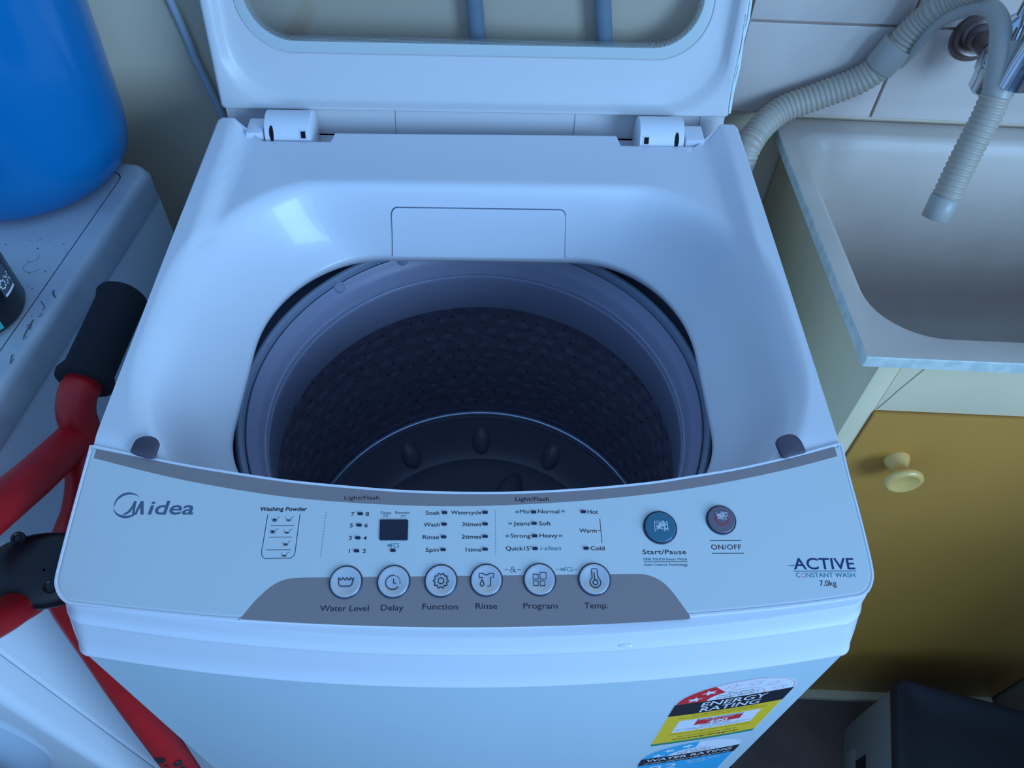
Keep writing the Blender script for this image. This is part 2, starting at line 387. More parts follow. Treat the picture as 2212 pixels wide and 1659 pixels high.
def inset(poly, d):
    n = len(poly); out = []; sg = 1 if sum(poly[i - 1][0] * poly[i][1] - poly[i][0] * poly[i - 1][1] for i in range(n)) > 0 else -1
    for i in range(n):
        a = Vector(poly[i - 1]); b = Vector(poly[i]); c = Vector(poly[(i + 1) % n]); t = (c - a).normalized(); q = Vector((-t.y, t.x)) * sg
        out.append(tuple(b + q * d))
    return out
# bezel under the film
L = [[mpP(a, b, -.0045) for a, b in inset(pan, -.0003)], [mpP(a, b, -.0012) for a, b in inset(pan, -.0003)], [mpP(a, b, .0004) for a, b in inset(pan, .0002)], [mpP(a, b, .0004) for a, b in inset(pan, .0014)], [mpP(a, b, -.0003) for a, b in inset(pan, .0020)]]
cp = mk('control_panel', *join([loft(L), tess(inset(pan, .0020), L[-1])]), 'white', wm, label='white control panel with grey band')
L = [[mpP(a, b, -.0003) for a, b in inset(pan, .0022)], [mpP(a, b, .0003) for a, b in inset(pan, .0026)], [mpP(a, b, .00045) for a, b in inset(pan, .0034)]]
mk('panel_film', *join([loft(L), tess(inset(pan, .0034), L[-1])]), 'panel', (wm, cp))
# grey band
up_ = [P2(*p) for p in top_arc_px]
up_ = [(a, b - .0023) for a, b in up_]; up_[0] = (up_[0][0] + .0035, up_[0][1] - .001); up_[-1] = (up_[-1][0] - .0035, up_[-1][1] - .001)
lo_px = [(1808, 986), (1710, 1012), (1600, 1036), (1500, 1054), (1400, 1068), (1260, 1082), (1130, 1090), (1000, 1094), (870, 1092), (740, 1085), (620, 1074), (510, 1058), (400, 1038), (300, 1015), (203, 990)]
lo_ = [P2(*p) for p in lo_px]
smo = lambda L_: [tuple(v)[:2] for v in smoothpath([(a, b, 0) for a, b in L_], 5)]
up_ = smo(up_); lo_ = smo(lo_)
band = up_[::-1] + lo_[::-1]
n_ = len(up_)
Vb = [mpP(a, b, .00050) for a, b in up_] + [mpP(a, b, .00050) for a, b in lo_[::-1]]
mk('grey_band', Vb, [(i, i + 1, n_ + i + 1, n_ + i) for i in range(n_ - 1)], 'strip', (wm, cp))
tz_px = [(516, 1341), (530, 1324), (548, 1302), (566, 1284), (585, 1268), (606, 1256), (628, 1250), (650, 1248.6), (675, 1248.0), (710, 1247.6), (760, 1247.0), (860, 1246), (980, 1244.6), (1100, 1243.2), (1200, 1242), (1280, 1241.2), (1330, 1240.8), (1352, 1240.6), (1374, 1240.6), (1396, 1242), (1418, 1250), (1436, 1262), (1448, 1274), (1460, 1289), (1476, 1311), (1490, 1331)]
tzl = smo([P2(*p) for p in tz_px]); low = smo([P2(x, 1357 - 25 * ((x - 1003) / 487) ** 2 * .72 - 1.5) for x, y in tz_px])
n_ = len(tzl)
mk('grey_button_field', [mpP(a, b, .00050) for a, b in tzl] + [mpP(a, b, .00050) for a, b in low], [(i, i + 1, n_ + i + 1, n_ + i) for i in range(n_ - 1)], 'strip', (wm, cp))
# ---- lettering on the panel
H = .00058
def ptxt(s, x0, x1, yb, cap, m='ink', bold=.006, shear=0.0, gap=1.0, name='lettering', yb2=None):
    A = P2(x0, yb); B = P2(x1, yb if yb2 is None else yb2); dirx = Vector((B[0] - A[0], B[1] - A[1])); Ln = dirx.length; dirx.normalize(); up = Vector((-dirx.y, dirx.x))
    k = pxlen(x0, yb) * cap * 1.03
    V, F = glyphs(s, shear, 0.0 if 'M' in s else bold, gap); a = min(v[0] for v in V); b = max(v[0] for v in V); sx = Ln / (b - a); sy = k / .70
    VV = []
    for v in V:
        q = Vector(A) + dirx * ((v[0] - a) * sx) + up * (v[1] * sy); VV.append(mpP(q.x, q.y, H))
    return mk(name, VV, F, m, (wm, cp), smooth=0)
ptxt('Light/Flash', 744, 820, 1079.5, 8.2); ptxt('Light/Flash', 1113, 1186, 1082.5, 8.2)
ptxt('Washing Powder', 562, 663, 1104, 8.5, bold=.02, shear=.08)
rows = [(('7', 762, 1115), ('8', 793.5, 1115), (778.5, 1110.5)), (('5', 759, 1139.5), ('6', 791, 1139.5), (776, 1135)),
        (('3', 756.5, 1167), ('4', 788.5, 1167), (773.3, 1162.5)), (('1', 755, 1195), ('2', 787, 1195), (770.5, 1190.5))]
leds = []
for (s1, x1, b1), (s2, x2, b2), c in rows:
    w1 = 3.2 if s1 != '1' else .8
    ptxt(s1, x1 - w1, x1 + w1, b1, 8.6); ptxt(s2, x2 - 3.8, x2 + 3.8, b2, 8.6); leds.append(c)
for s, r, b in (('Soak', 950.5, 1112.5), ('Wash', 949.5, 1138), ('Rinse', 948.5, 1165), ('Spin', 947.5, 1192.5)):
    ptxt(s, r - {'Soak': 31, 'Wash': 34.5, 'Rinse': 35.5, 'Spin': 28}[s], r, b, 8.6)
leds += [(960.5, 1108), (959.5, 1133), (958.5, 1160.5), (957.5, 1188)]
ptxt('Watercycle', 974.5, 1040, 1111.5, 8); ptxt('3times', 998, 1040, 1137, 8.6); ptxt('2times', 997, 1040, 1164, 8.6); ptxt('1time', 1006, 1040, 1192, 8.6)
leds += [(1048, 1107.5), (1048, 1132.5), (1048, 1159.5), (1048, 1187)]
ptxt('Mix', 1123, 1144.5, 1110, 8.6); ptxt('Normal', 1162.5, 1208, 1109.5, 8.6); ptxt('Jeans', 1109, 1145, 1135.5, 8.6); ptxt('Soft', 1164.5, 1190, 1135.5, 8.6)
ptxt('Strong', 1103, 1146, 1162, 8.6); ptxt('Heavy', 1165.5, 1204.5, 1161.5, 8.6); ptxt("Quick15'", 1092.5, 1146.5, 1189.5, 8.8)
ptxt('i-clean', 1167, 1212, 1189, 9, m='teal', bold=.0, shear=.25, name='teal_lettering')
leds += [(1152.8, 1106.8), (1153.8, 1131.3), (1155, 1158.3), (1156, 1185.6)]
ptxt('Hot', 1269.5, 1292, 1110.5, 8.6); ptxt('Warm', 1251.5, 1289, 1151, 8.6); ptxt('Cold', 1276, 1306, 1189, 8.6)
leds += [(1260, 1106), (1266, 1185)]
ptxt('Delay', 822.5, 846, 1111, 5.6, m='inkl'); ptxt('Remain', 854, 885, 1110.5, 5.6, m='inkl'); ptxt('(H)', 828, 838.5, 1117, 4.4, m='inkl'); ptxt('(M)', 866, 876, 1117, 4.4, m='inkl')
ptxt('FCS', 845, 862, 1183.5, 9.5, m='teal', bold=0.0, name='teal_lettering')
ptxt('FCS', 1219.5, 1237, 1235, 9.5, m='teal', bold=-.005, name='teal_lettering')
for s, a, b, yb in (('Water Level', 691, 796.5, 1320.5), ('Delay', 822.5, 871.5, 1319), ('Function', 912.5, 989, 1317), ('Rinse', 1027.5, 1074, 1315.5), ('Program', 1130.5, 1204.5, 1315), ('Temp.', 1262, 1314, 1314.5)):
    ptxt(s, a, b, yb, 12.0, bold=.004)
ptxt('Start/Pause', 1388.5, 1482, 1197.5, 9.5, gap=1.1); ptxt('ONE TOUCH', 1390, 1437, 1211, 5.0, m='teal', bold=.02, name='teal_lettering'); ptxt('Smart Wash', 1439, 1484, 1211, 5.0, m='inkl')
ptxt('Auto Control Technology', 1391.5, 1485.5, 1223, 5.2, m='inkl'); ptxt('ON/OFF', 1536.5, 1601.5, 1187.5, 10.5, gap=1.1)
ptxt('ACTIVE', 1715, 1847, 1230, 23.5, m=mat('deep_navy_ink', (0.005, 0.03, 0.13), .5), bold=.010, name='lettering')
ptxt('C', 1720, 1728.5, 1247.5, 9.6, m='teal', name='teal_lettering'); ptxt('NSTANT WASH', 1742, 1847, 1247.5, 9.6, m='teal', bold=0.0, name='teal_lettering')
ptxt('7.0kg', 1771, 1807, 1266, 11.5, bold=0.0)
ptxt('idea', 320, 418, 1111.5, 30, m='inkl', bold=.012, shear=.10, name='logo_lettering')
def pline(pts, w, m='ink', closed=False, name='printed_line', h=None):
    return ribbon([P2(*p) for p in pts], w * pxlen(*pts[0]), mpP, H if h is None else h, closed)
# logo emblem: crescent ring round a sweeping M
def cres(cx, cy, rx, ry, a0, a1, wmax, n=28, tilt=0.0):
    o, i = [], []
    for k in range(n + 1):
        t = k / n; a = math.radians(a0 + (a1 - a0) * t); w = wmax * math.sin(PI * t) + .3
        ux, uy = math.cos(a), -math.sin(a)
        o.append(P2(cx + rx * ux + tilt * uy * ry, cy + ry * uy)); i.append(P2(cx + (rx - w) * ux + tilt * uy * ry, cy + (ry - w) * uy))
    m_ = len(o); return [mpP(a, b, H) for a, b in o + i], [(k, k + 1, m_ + k + 1, m_ + k) for k in range(m_ - 1)]
mk('logo_emblem', *join([cres(277, 1092.5, 30, 28, 38, 190, 4.5, tilt=-.1), cres(274, 1092, 29, 28, 195, 330, 5.0, tilt=-.1)]), 'inkl', (wm, cp), smooth=0)
def ppoly(pts, h=None): return [mpP(*P2(*p), H if h is None else h) for p in pts], [tuple(range(len(pts)))]
mk('logo_emblem', *join([ppoly([(264, 1113), (277, 1105), (285, 1095), (291, 1083), (296, 1083), (293, 1097), (291, 1112), (286, 1112), (288, 1098), (283, 1106), (274, 1112)]),
                         ppoly([(291, 1112), (297, 1098), (305, 1083), (311, 1083), (311, 1112), (304, 1112), (304, 1096), (299, 1104), (296, 1112)])]), 'inkl', (wm, cp), smooth=0)
# tiny arrow marks
arr = []
for x, y in ((1117, 1106.5), (1216, 1105), (1102, 1131.5), (1096, 1158.3), (1211, 1158), (841, 1178.5), (1214.5, 1230.5)):
    for dx in (-3.2, 0.8): arr.append(ppoly([(x + dx, y - 3.6), (x + dx + 3.6, y), (x + dx, y + 3.6)]))
for k in range(0, len(arr), 2): mk('arrow_mark', *join(arr[k:k + 2]), 'teal', (wm, cp), smooth=0)
# lines and boxes
dots = []
for (x0, y0), (x1, y1) in (((705, 1106), (693, 1203)), ((1070, 1102), (1071, 1199))):
    for k in range(17): dots.append(pline([(x0 + (x1 - x0) * (k) / 16.5, y0 + (y1 - y0) * k / 16.5), (x0 + (x1 - x0) * (k + .5) / 16.5, y0 + (y1 - y0) * (k + .5) / 16.5)], 1.0))
for k in (0, 17): mk('dashed_divider', *join(dots[k:k + 17]), 'inkl', (wm, cp), smooth=0)
bk_ = [(579, 1112), (565.5, 1193), (566.5, 1202), (573, 1207), (629, 1206), (636, 1200), (638, 1192), (648.5, 1111)]
cups = [pline(bk_, 1.3)]
for y, a, b in ((1136, 585, 636), (1161, 581, 632), (1188.5, 575.5, 629)): cups.append(pline([(a, y), (b, y - .3)], .9))
fills = []
for x, y, full in ((594, 1123, 1), (624.5, 1122, 0), (590, 1148.5, 1), (620.5, 1149, 0), (617.5, 1175, .6), (614.5, 1198.5, 0)):
    cups.append(pline([(x - 6.5, y - 4), (x - 5, y + 3.4), (x - 3.5, y + 4.4), (x + 2.5, y + 4.4), (x + 4, y + 3), (x + 6.5, y - 4.5), (x + 12, y - 5.5)], .8))
    hh = 5 if full == 1 else (3.4 if full else 2.2)
    fills.append(ppoly([(x - 4.3, y + 3 - hh), (x + 3.7, y + 3 - hh), (x + 2.3, y + 3), (x - 3.4, y + 3)]))
mk('powder_scoop_icons', *join(cups + fills), 'ink', (wm, cp), smooth=0)
for q in ([(1533, 1168.2), (1601, 1168)], [(1538, 1195.8), (1606.5, 1195.6)], [(1390, 1214), (1485, 1213.6)], [(1295.5, 1121), (1300.3, 1173)], [(1291.5, 1147), (1297.5, 1147)], [(1090, 1231), (1098, 1231)], [(1117.5, 1231), (1125.5, 1231)]):
    mk('printed_rule', *pline(q, 1.1), 'ink', (wm, cp), smooth=0)
for q in (pline([(1714, 1234.3), (1849, 1234)], 1.6), ppoly([(1699, 1222), (1716, 1221), (1714, 1224)]), pline([(1201, 1230.5), (1209, 1230.5)], 1.0), pline([(1239, 1230.5), (1247.5, 1230.5)], 1.0)):
    mk('teal_rule', *q, 'teal', (wm, cp), smooth=0)
circ = lambda cx, cy, r, a0=0, a1=360, n=24: [(cx + r * math.cos(math.radians(a0 + (a1 - a0) * k / n)), cy - r * math.sin(math.radians(a0 + (a1 - a0) * k / n))) for k in range(n + 1)]
mk('pink_ring_letter', *join([pline(circ(1735.3, 1243.4, 4.6, 20, 170), 1.3), pline(circ(1735.3, 1243.4, 4.6, 200, 350), 1.3)]), 'pink', (wm, cp), smooth=0)
mk('child_lock_icon', *join([pline([(1105, 1229), (1105, 1226), (1107.5, 1224.5), (1110, 1226), (1110, 1229)], 1.0), pline([(1110, 1230), (1104, 1230), (1102.5, 1232), (1103, 1236), (1106, 1237.5)], 1.0),
                             pline(circ(1111, 1232.5, 1.8, n=10), 1.0), pline([(1107.5, 1237.5), (1108, 1235), (1113.5, 1235), (1114, 1237.5)], 1.0)]), 'ink', (wm, cp), smooth=0)
# display and indicators
def prect(cx, cy, w, h, r, n=3, sk_=0.0):
    q = rrect(-w / 2, w / 2, -h / 2, h / 2, r, n, 1); return [P2(cx + a - sk_ * b, cy - b) for a, b in q]
dp = mk('display', *plate(prect(851, 1145.5, 61, 44.5, 2.5, sk_=-.03), mpP, .0004, .0011), 'screen', wm, label='dark digit display')
seg = []
for cx in (838.5, 863):
    for (x0, y0, x1, y1) in ((-6, -11, 6, -11), (-6.5, -10, -7, -1), (6.5, -10, 6, -1), (-6, 0, 6, 0), (-7, 1, -7.5, 10), (6, 1, 5.5, 10), (-7, 11, 5, 11)):
        seg.append(ribbon([P2(cx + x0, 1144 + y0), P2(cx + x1, 1144 + y1)], .0007, mpP, .0013))
mk('digit_segments', *join(seg), 'segm', (wm, dp), smooth=0)
for i, (x, y) in enumerate(leds):
    mk('indicator_light', *plate(prect(x, y, 11.5, 6, 1.6), mpP, .0004, .0012, .1), 'led', wm)
mk('indicator_light', *plate(prect(849, 1189.5, 11.5, 6, 1.6), mpP, .0004, .0012, .1), 'led', wm)
# ---- buttons
def button(cx, cy, rpx, face, icon, iname, lab, im='ink', conc=True):
    c = P2(cx, cy); r = rpx * pxlen(cx, cy)
    if conc: prof = [(r * 1.03, .0003), (r * 1.02, .0009), (r * .99, .0013), (r * .955, .0012), (r * .93, .0016), (r * .90, .0022), (r * .84, .0024), (r * .76, .0022), (r * .6, .0016), (r * .4, .0012), (r * .2, .0010), (0.0001, .00095)]
    else: prof = [(r * 1.03, .0003), (r * 1.02, .0009), (r * .99, .0013), (r * .95, .0010), (r * .93, .0018), (r * .86, .0026), (r * .5, .0029), (0.0001, .0030)]
    n = 48; loops = [[mpP(c[0] + q * math.cos(2 * PI * k / n), c[1] + q * math.sin(2 * PI * k / n), h) for k in range(n)] for q, h in prof]
    b = mk('button', *loft(loops[2:]), face, wm, label=lab)
    mk('button_surround', *loft(loops[:5]), 'btndark', (wm, b))
    top = .00185 if conc else .0033
    def g(pts, w=1.9, closed=False):
        return ribbon([(c[0] + a * r / rpx, c[1] - d * r / rpx) for a, d in pts], w * r / rpx, mpP, top, closed)
    if icon: mk(iname, *join(icon(g)), im, (wm, b), smooth=0)
    return b, c, r
cir = lambda cx, cy, r, a0=0, a1=360, n=28: [(cx + r * math.cos(math.radians(a0 + (a1 - a0) * k / n)), cy - r * math.sin(math.radians(a0 + (a1 - a0) * k / n))) for k in range(n + 1)]
def ic_water(g):
    wv = [(-15 + 30 * k / 30, -6.5 + 2.3 * math.cos(2 * PI * 3.5 * k / 30 + PI) * (1 if 0 < k < 30 else 0)) for k in range(31)]
    return [g([(-16, -9), (-14, 6), (-11, 9), (9, 9), (13, 6), (16.5, -9)]), g(wv)]
def ic_clock(g):
    out = [g(cir(-1.5, 2, 15, 75, 325)), g([(0, -6), (0, 4), (6, 4)])]
    for a in (55, 35, 15, -5): x, y = cir(-1.5, 2, 15.5, a, a)[0]; out.append(g([(x - 1, y), (x + 1, y)], 2.2))
    return out
def ic_gear(g):
    P = []
    for k in range(80):
        a = 2 * PI * k / 80; r = 14.3 + 1.6 * max(-1, min(1, 2.2 * math.cos(10 * a))); P.append((r * math.cos(a), r * math.sin(a)))
    return [g(P, 1.9, True), g(cir(0, 0, 6.2), 1.9)]
def ic_shirt(g):
    return [g([(-7, -5), (-15, -5), (-16, -14), (-8, -14), (-3, -11), (2, -11), (7, -14), (16, -14), (15, -6), (9, -5.5), (8.5, 13), (2, 13)]),
            g([(-9, -1), (-12.5, 6), (-13, 10), (-9, 14), (-5, 10), (-5.5, 6), (-9, -1)])]
def ic_squares(g):
    o = []
    for x0, y0, x1, y1 in ((-14, -11, -3, -1), (1, -15, 14, -1), (-13, 3, -3, 13), (1, 3, 11, 13)): o.append(g([(x0, y0), (x1, y0), (x1, y1), (x0, y1)], 1.8, True))
    return o
def ic_thermo(g):
    o = [g(cir(1.5, 6.5, 11.3, 128, 410)), g([(-5, -2.5), (-5.5, -20)]), g([(-8, -22), (6, -22), (8, -2.5)]), g(cir(1.5, 6.5, 5.2)), g([(-.5, -15), (.5, 1)])]
    return o
button(747.5, 1258.2, 36, 'btn', ic_water, 'tub_icon', 'silver button with wash tub icon')
button(850.5, 1257.2, 36, 'btn', ic_clock, 'clock_icon', 'silver button with clock icon')
button(952.6, 1255.6, 35.8, 'btn', ic_gear, 'gear_icon', 'silver button with gear icon')
button(1050.6, 1254, 35.4, 'btn', ic_shirt, 'shirt_icon', 'silver button with shirt and drop icon')
button(1165.5, 1252.8, 35.4, 'btn', ic_squares, 'squares_icon', 'silver button with four squares icon')
button(1283.7, 1252.3, 35.2, 'btn', ic_thermo, 'thermometer_icon', 'silver button with thermometer icon')
random.seed(5)
def scrib(seed, n, cx, cy, rr):
    rnd = random.Random(seed)
    return lambda g: [g([(cx + rnd.uniform(-rr, rr), cy + rnd.uniform(-rr * .8, rr * .8)), (cx + rnd.uniform(-rr, rr), cy + rnd.uniform(-rr * .8, rr * .8))], rnd.uniform(.5, 1.1)) for _ in range(n)]
def ic_play(g): return [g([(-13, -12), (-13, 11), (2, -1)], 1.7, True), g([(7, -12), (8, 10)], 1.7), g([(14, -11), (15, 8)], 1.7)] + scrib(3, 26, 2, -3, 13)(g)
def ic_power(g): return [g(cir(.5, 0, 13, 115, 425), 2.0)]
button(1425.3, 1140.3, 36, 'btnteal', ic_play, 'play_pause_icon', 'dark teal start button with scratched film', im='scratch', conc=False)
b_, c_, r_ = button(1557, 1124, 32, 'btnbrown', ic_power, 'power_icon', 'brownish grey power button with red icon', im='redink', conc=False)
gs = lambda pts, w=1.0, closed=False: ribbon([(c_[0] + a * r_ / 32, c_[1] - d * r_ / 32) for a, d in pts], w * r_ / 32, mpP, .0037, closed)
mk('torn_film', *join(scrib(9, 22, 1, -6, 13)(gs)), 'scratch', (wm, b_), smooth=0)

# ---- top cover with the wash opening
HC = (0.0, .262)
rimP = rrect(-.2475, .2475, .055, .418, (.16, .15), 24, 12, rb=(.105, .150))
holeP = rrect(-.1975, .1975, .098, .397, (.10, .09), 24, 12, rb=(.105, .125))
outP = [(.2597, .030), (.2597, .506), (.2570, .5115), (.2440, .5115), (.2330, .4900), (.2250, .4876), (.1410, .4868), (.1380, .5040), (-.1455, .5000), (-.1480, .4850), (-.2320, .4850), (-.2450, .5080), (-.2570, .5080), (-.2597, .503), (-.2597, .030)]
def hit(poly, a):
    dx, dy = math.cos(a), math.sin(a); best = 0.0; n = len(poly)
    for i in range(n):
        x0, y0 = poly[i][0] - HC[0], poly[i][1] - HC[1]; x1, y1 = poly[(i + 1) % n][0] - HC[0], poly[(i + 1) % n][1] - HC[1]
        ex, ey = x1 - x0, y1 - y0; den = dx * ey - dy * ex
        if abs(den) < 1e-12: continue
        t = (x0 * ey - y0 * ex) / den; s = (x0 * dy - y0 * dx) / den
        if t > 0 and -1e-7 <= s <= 1 + 1e-7: best = max(best, t)
    return best
def edge_angs():
    out = []
    for i in range(len(outP)):
        (x0, y0), (x1, y1) = outP[i], outP[(i + 1) % len(outP)]
        m = 8 if y0 > .4 and y1 > .4 and math.hypot(x1 - x0, y1 - y0) < .04 else 1
        for k in range(m):
            t = k / m; out.append(round(math.atan2(y0 + (y1 - y0) * t - HC[1], x0 + (x1 - x0) * t - HC[0]) % (2 * PI), 5))
    return out
angs = sorted(set([round(2 * PI * k / 360, 5) for k in range(360)] + edge_angs()))
sstep = lambda a, b, x: (lambda t: t * t * (3 - 2 * t))(max(0.0, min(1.0, (x - a) / (b - a))))
def hgt(x, y):
    z = .900
    rear = sstep(.20, .31, y)
    z -= .0105 * rear * (1 - sstep(.2290, .2450, abs(x)))
    z = min(z, .900 - PS * (PY + .0070 - y))
    return z
def surf(a, s):
    """point on the bowl: s 0 at the rim, 1 at the hole."""
    rr, rh = hit(rimP, a), hit(holeP, a)
    r = rr + (rh - rr) * (1 - (1 - s) ** 1.12 if s < 1 else 1)
    x, y = HC[0] + r * math.cos(a), HC[1] + r * math.sin(a); zr = hgt(HC[0] + rr * math.cos(a), HC[1] + rr * math.sin(a)) - .003
    g = (s * s / (s * s + .16 * (1 - s) + .0)) if s < 1 else 1.0
    g = .5 * s + .5 * g if s > 0 else 0
    z = zr + (.820 - zr) * g
    return x, y, z
loops = []
hole_u = []
for ds, dz in ((.010, -.014), (.004, -.010), (.0005, -.004)):
    hole_u.append([(HC[0] + (hit(holeP, a) + ds) * math.cos(a), HC[1] + (hit(holeP, a) + ds) * math.sin(a), .820 + dz) for a in angs])
loops += hole_u
loops += [[surf(a, s) for a in angs] for s in [1 - k / 22 for k in range(0, 23)]]
KS = [.0, .04, .08, .13, .19, .26, .34, .42, .5, .58, .66, .74, .80, .85, .90, .94, .97, .99]
for s in KS[1:]:
    lp = []
    for a in angs:
        ri, ro = hit(rimP, a), hit(outP, a); ro = max(ro, ri + .001); r = ri + (ro - ri) * s; x, y = HC[0] + r * math.cos(a), HC[1] + r * math.sin(a)
        z = hgt(x, y); dist = r - ri; z -= .003 * max(0.0, 1 - dist / .008) ** 2
        lp.append((x, y, z))
    loops.append(lp)
ol = [(HC[0] + hit(outP, a) * math.cos(a), HC[1] + hit(outP, a) * math.sin(a)) for a in angs]
loops.append([(x, y, hgt(x, y) - .0012) for x, y in ol]); loops.append([(x * 1.001, y * 1.0005 + .0, hgt(x, y) - .004) for x, y in ol]); loops.append([(x * 1.001, y * 1.0005, .8655) for x, y in ol])
tcv = mk('top_cover', *loft(loops), 'white', wm, smooth=75)
# filter cover plate on the rear wall of the bowl
def surf_xy(x, s):
    lo, hi = math.radians(20), math.radians(160)
    for _ in range(40):
        mid = (lo + hi) / 2
        if surf(mid, s)[0] > x: lo = mid
        else: hi = mid
    return surf((lo + hi) / 2, s)
def fp(u, v, h):
    s = .24 + .76 * v; hx = .0835 + .0015 * v; p = surf_xy(u * hx, min(s, .9999)); q = surf_xy(u * hx, min(s, .9999) - .02)
    t = (Vector(p) - Vector(q)).normalized(); nn = Vector((0, -1, 0)) - t * Vector((0, -1, 0)).dot(t); nn.normalize(); return tuple(Vector(p) + nn * h)
rows_ = []
nu, nv = 18, 20
VV_ = [0, .004, .010, .020, .032, .048, .066, .088, .11] + [.11 + .89 * k / 12 for k in range(1, 13)]
def cornerx(v): return 1 - (.07 * (1 - math.sqrt(max(0.0, 1 - (1 - min(v / .11, 1)) ** 2))) if v < .11 else 0)
G = [[fp((-1 + 2 * i / nu) * cornerx(VV_[j]), VV_[j], .0016) for i in range(nu + 1)] for j in range(nv + 1)]
Gb = [[fp((-1 + 2 * i / nu) * cornerx(VV_[j]), VV_[j], -.0008) for i in range(nu + 1)] for j in range(nv + 1)]
def gridmesh(G):
    h_, w_ = len(G), len(G[0]); return [p for r in G for p in r], [(j * w_ + i, j * w_ + i + 1, (j + 1) * w_ + i + 1, (j + 1) * w_ + i) for j in range(h_ - 1) for i in range(w_ - 1)]
def ringwalls(A, B):
    h_, w_ = len(A), len(A[0]); idx = [(0, i) for i in range(w_)] + [(j, w_ - 1) for j in range(1, h_)] + [(h_ - 1, i) for i in range(w_ - 2, -1, -1)] + [(j, 0) for j in range(h_ - 2, 0, -1)]
    return loft([[A[j][i] for j, i in idx], [B[j][i] for j, i in idx]])
mk('filter_cover', *join([gridmesh(G), ringwalls(G, Gb)]), 'white', wm, smooth=50, label='flush rectangular cover plate')
G2 = [[fp((-1.007 + 2.014 * i / nu) * cornerx(VV_[j]), min(1, VV_[j] * 1.012 - .010), .0005) for i in range(nu + 1)] for j in range(nv + 1)]
mk('cover_groove', *gridmesh(G2), 'inkl', wm, smooth=50)
# latch pads beside the panel
for x0, pts in ((-1, [(281, 975), (291, 953), (305, 944), (322, 942), (336, 946), (343, 955), (340, 968), (330, 988), (300, 983)]), (1, [(1741, 975), (1731, 953), (1719, 941), (1703, 938), (1686, 943), (1677, 951), (1679, 963), (1692, 986), (1712, 982)])):
    po = [tuple(sight(px, py, (0, 0, 1), .9015)[:2]) for px, py in pts]
    po = [tuple(v)[:2] for v in smoothpath([(a, b, 0) for a, b in po + [po[0]]], 5)][:-1]
    mk('rubber_pad', *plate(po[::-1], lambda a, b, h=0.0: (a, b, .8995 + h), 0.0, .0028, .12), 'pad', wm, label='dark grey rubber lid pad')
# hinge well and lid backing
mk('hinge_well', *join([box(-.243, .243, .480, .545, .860, .8655)]), 'lidw', wm, smooth=0)
# ---- tub cover ring, balance ring, drum, pulsator
DC = (0.0, .25)
mk('tub_cover', *lathe([(.2155, .7660), (.2150, .7830), (.2138, .7868), (.2115, .7886), (.2092, .7880), (.2078, .7856), (.2072, .7826), (.2072, .7760)], DC, 160), 'tubring', wm, smooth=80, label='light grey tub cover ring')
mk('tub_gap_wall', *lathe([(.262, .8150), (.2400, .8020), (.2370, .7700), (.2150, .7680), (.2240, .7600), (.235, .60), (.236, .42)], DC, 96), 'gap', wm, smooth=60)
br = mk('balance_ring', *lathe([(.2068, .7700), (.2064, .7795), (.2050, .7806), (.2030, .7770), (.2012, .7728), (.1992, .7700), (.1972, .7655), (.1958, .7590), (.1948, .7560), (.1938, .7555), (.1930, .7535), (.1934, .7510), (.1938, .7500), (.1930, .7490), (.1927, .7465), (.1934, .7440), (.1945, .7000), (.1960, .6975), (.2080, .6970)], DC, 180), 'ring', wm, smooth=35, label='blue grey balance ring')
for px, py in ((727, 625.5), (861, 554.5)):
    p = sight(px, py, (0, 0, 1), .7705); a = math.atan2(p[1] - DC[1], p[0]); x, y = .2040 * math.cos(a), DC[1] + .2040 * math.sin(a)
    V, F = lathe([(.0001, .0018), (.0042, .0016), (.0048, .0008), (.0055, .0010), (.0060, .0004), (.0062, -.002)], (0, 0), 24)
    T = Matrix.Translation((x, y, .7785)) @ Matrix.Rotation(math.radians(38), 4, Vector((-math.sin(a), math.cos(a), 0)) * -1)
    mk('ring_screw', [tuple(T @ Vector(v)) for v in V], F, 'ring', (wm, br))
mk('drum', *lathe([(.2080, .6975), (.2110, .6960), (.2125, .6900), (.2150, .62), (.2190, .50), (.2235, .455), (.2235, .43)], DC, 160), 'drum', wm, smooth=80, label='dark perforated steel drum')
rnd = random.Random(4); hv = []
for i in range(11):
    z = .685 - i * .0195; r = .2125 + (.685 - z) * .035 - .0006
    for k in range(78):
        a = 2 * PI * (k + (.5 if i % 2 else 0)) / 78 + rnd.uniform(-.006, .006); zz = z + rnd.uniform(-.004, .004)
        if math.sin(a) < -.55: continue
        c0 = Vector((r * math.cos(a), DC[1] + r * math.sin(a), zz)); t = Vector((-math.sin(a), math.cos(a), 0)); q = .0011
        hv.append(([tuple(c0 + t * q * math.cos(w * PI / 3) + Vector((0, 0, q * 1.15 * math.sin(w * PI / 3)))) for w in range(6)], [(0, 1, 2, 3, 4, 5)]))
mk('drum_holes', *join(hv), 'hole', wm, smooth=0, kind='stuff')
bb = []
for i in range(9):   # embossed bubbles on the steel
    z = .680 - i * .024; r = .2125 + (.685 - z) * .035
    for k in range(54):
        a = 2 * PI * (k + (.5 if i % 2 else 0)) / 54 + rnd.uniform(-.02, .02)
        if math.sin(a) < -.55: continue
        zz = z + rnd.uniform(-.005, .005); rad = rnd.uniform(.0065, .0105)
        c0 = Vector((r * math.cos(a), DC[1] + r * math.sin(a), zz)); t = Vector((-math.sin(a), math.cos(a), 0)); nn = Vector((-math.cos(a), -math.sin(a), 0))
        lp = [[tuple(c0 + t * q * rad * math.cos(w * PI / 5) + Vector((0, 0, q * rad * math.sin(w * PI / 5))) + nn * h) for w in range(10)] for q, h in ((1, -.0004), (.8, .0005), (.45, .0011), (.02, .0013))]
        bb.append(loft(lp))
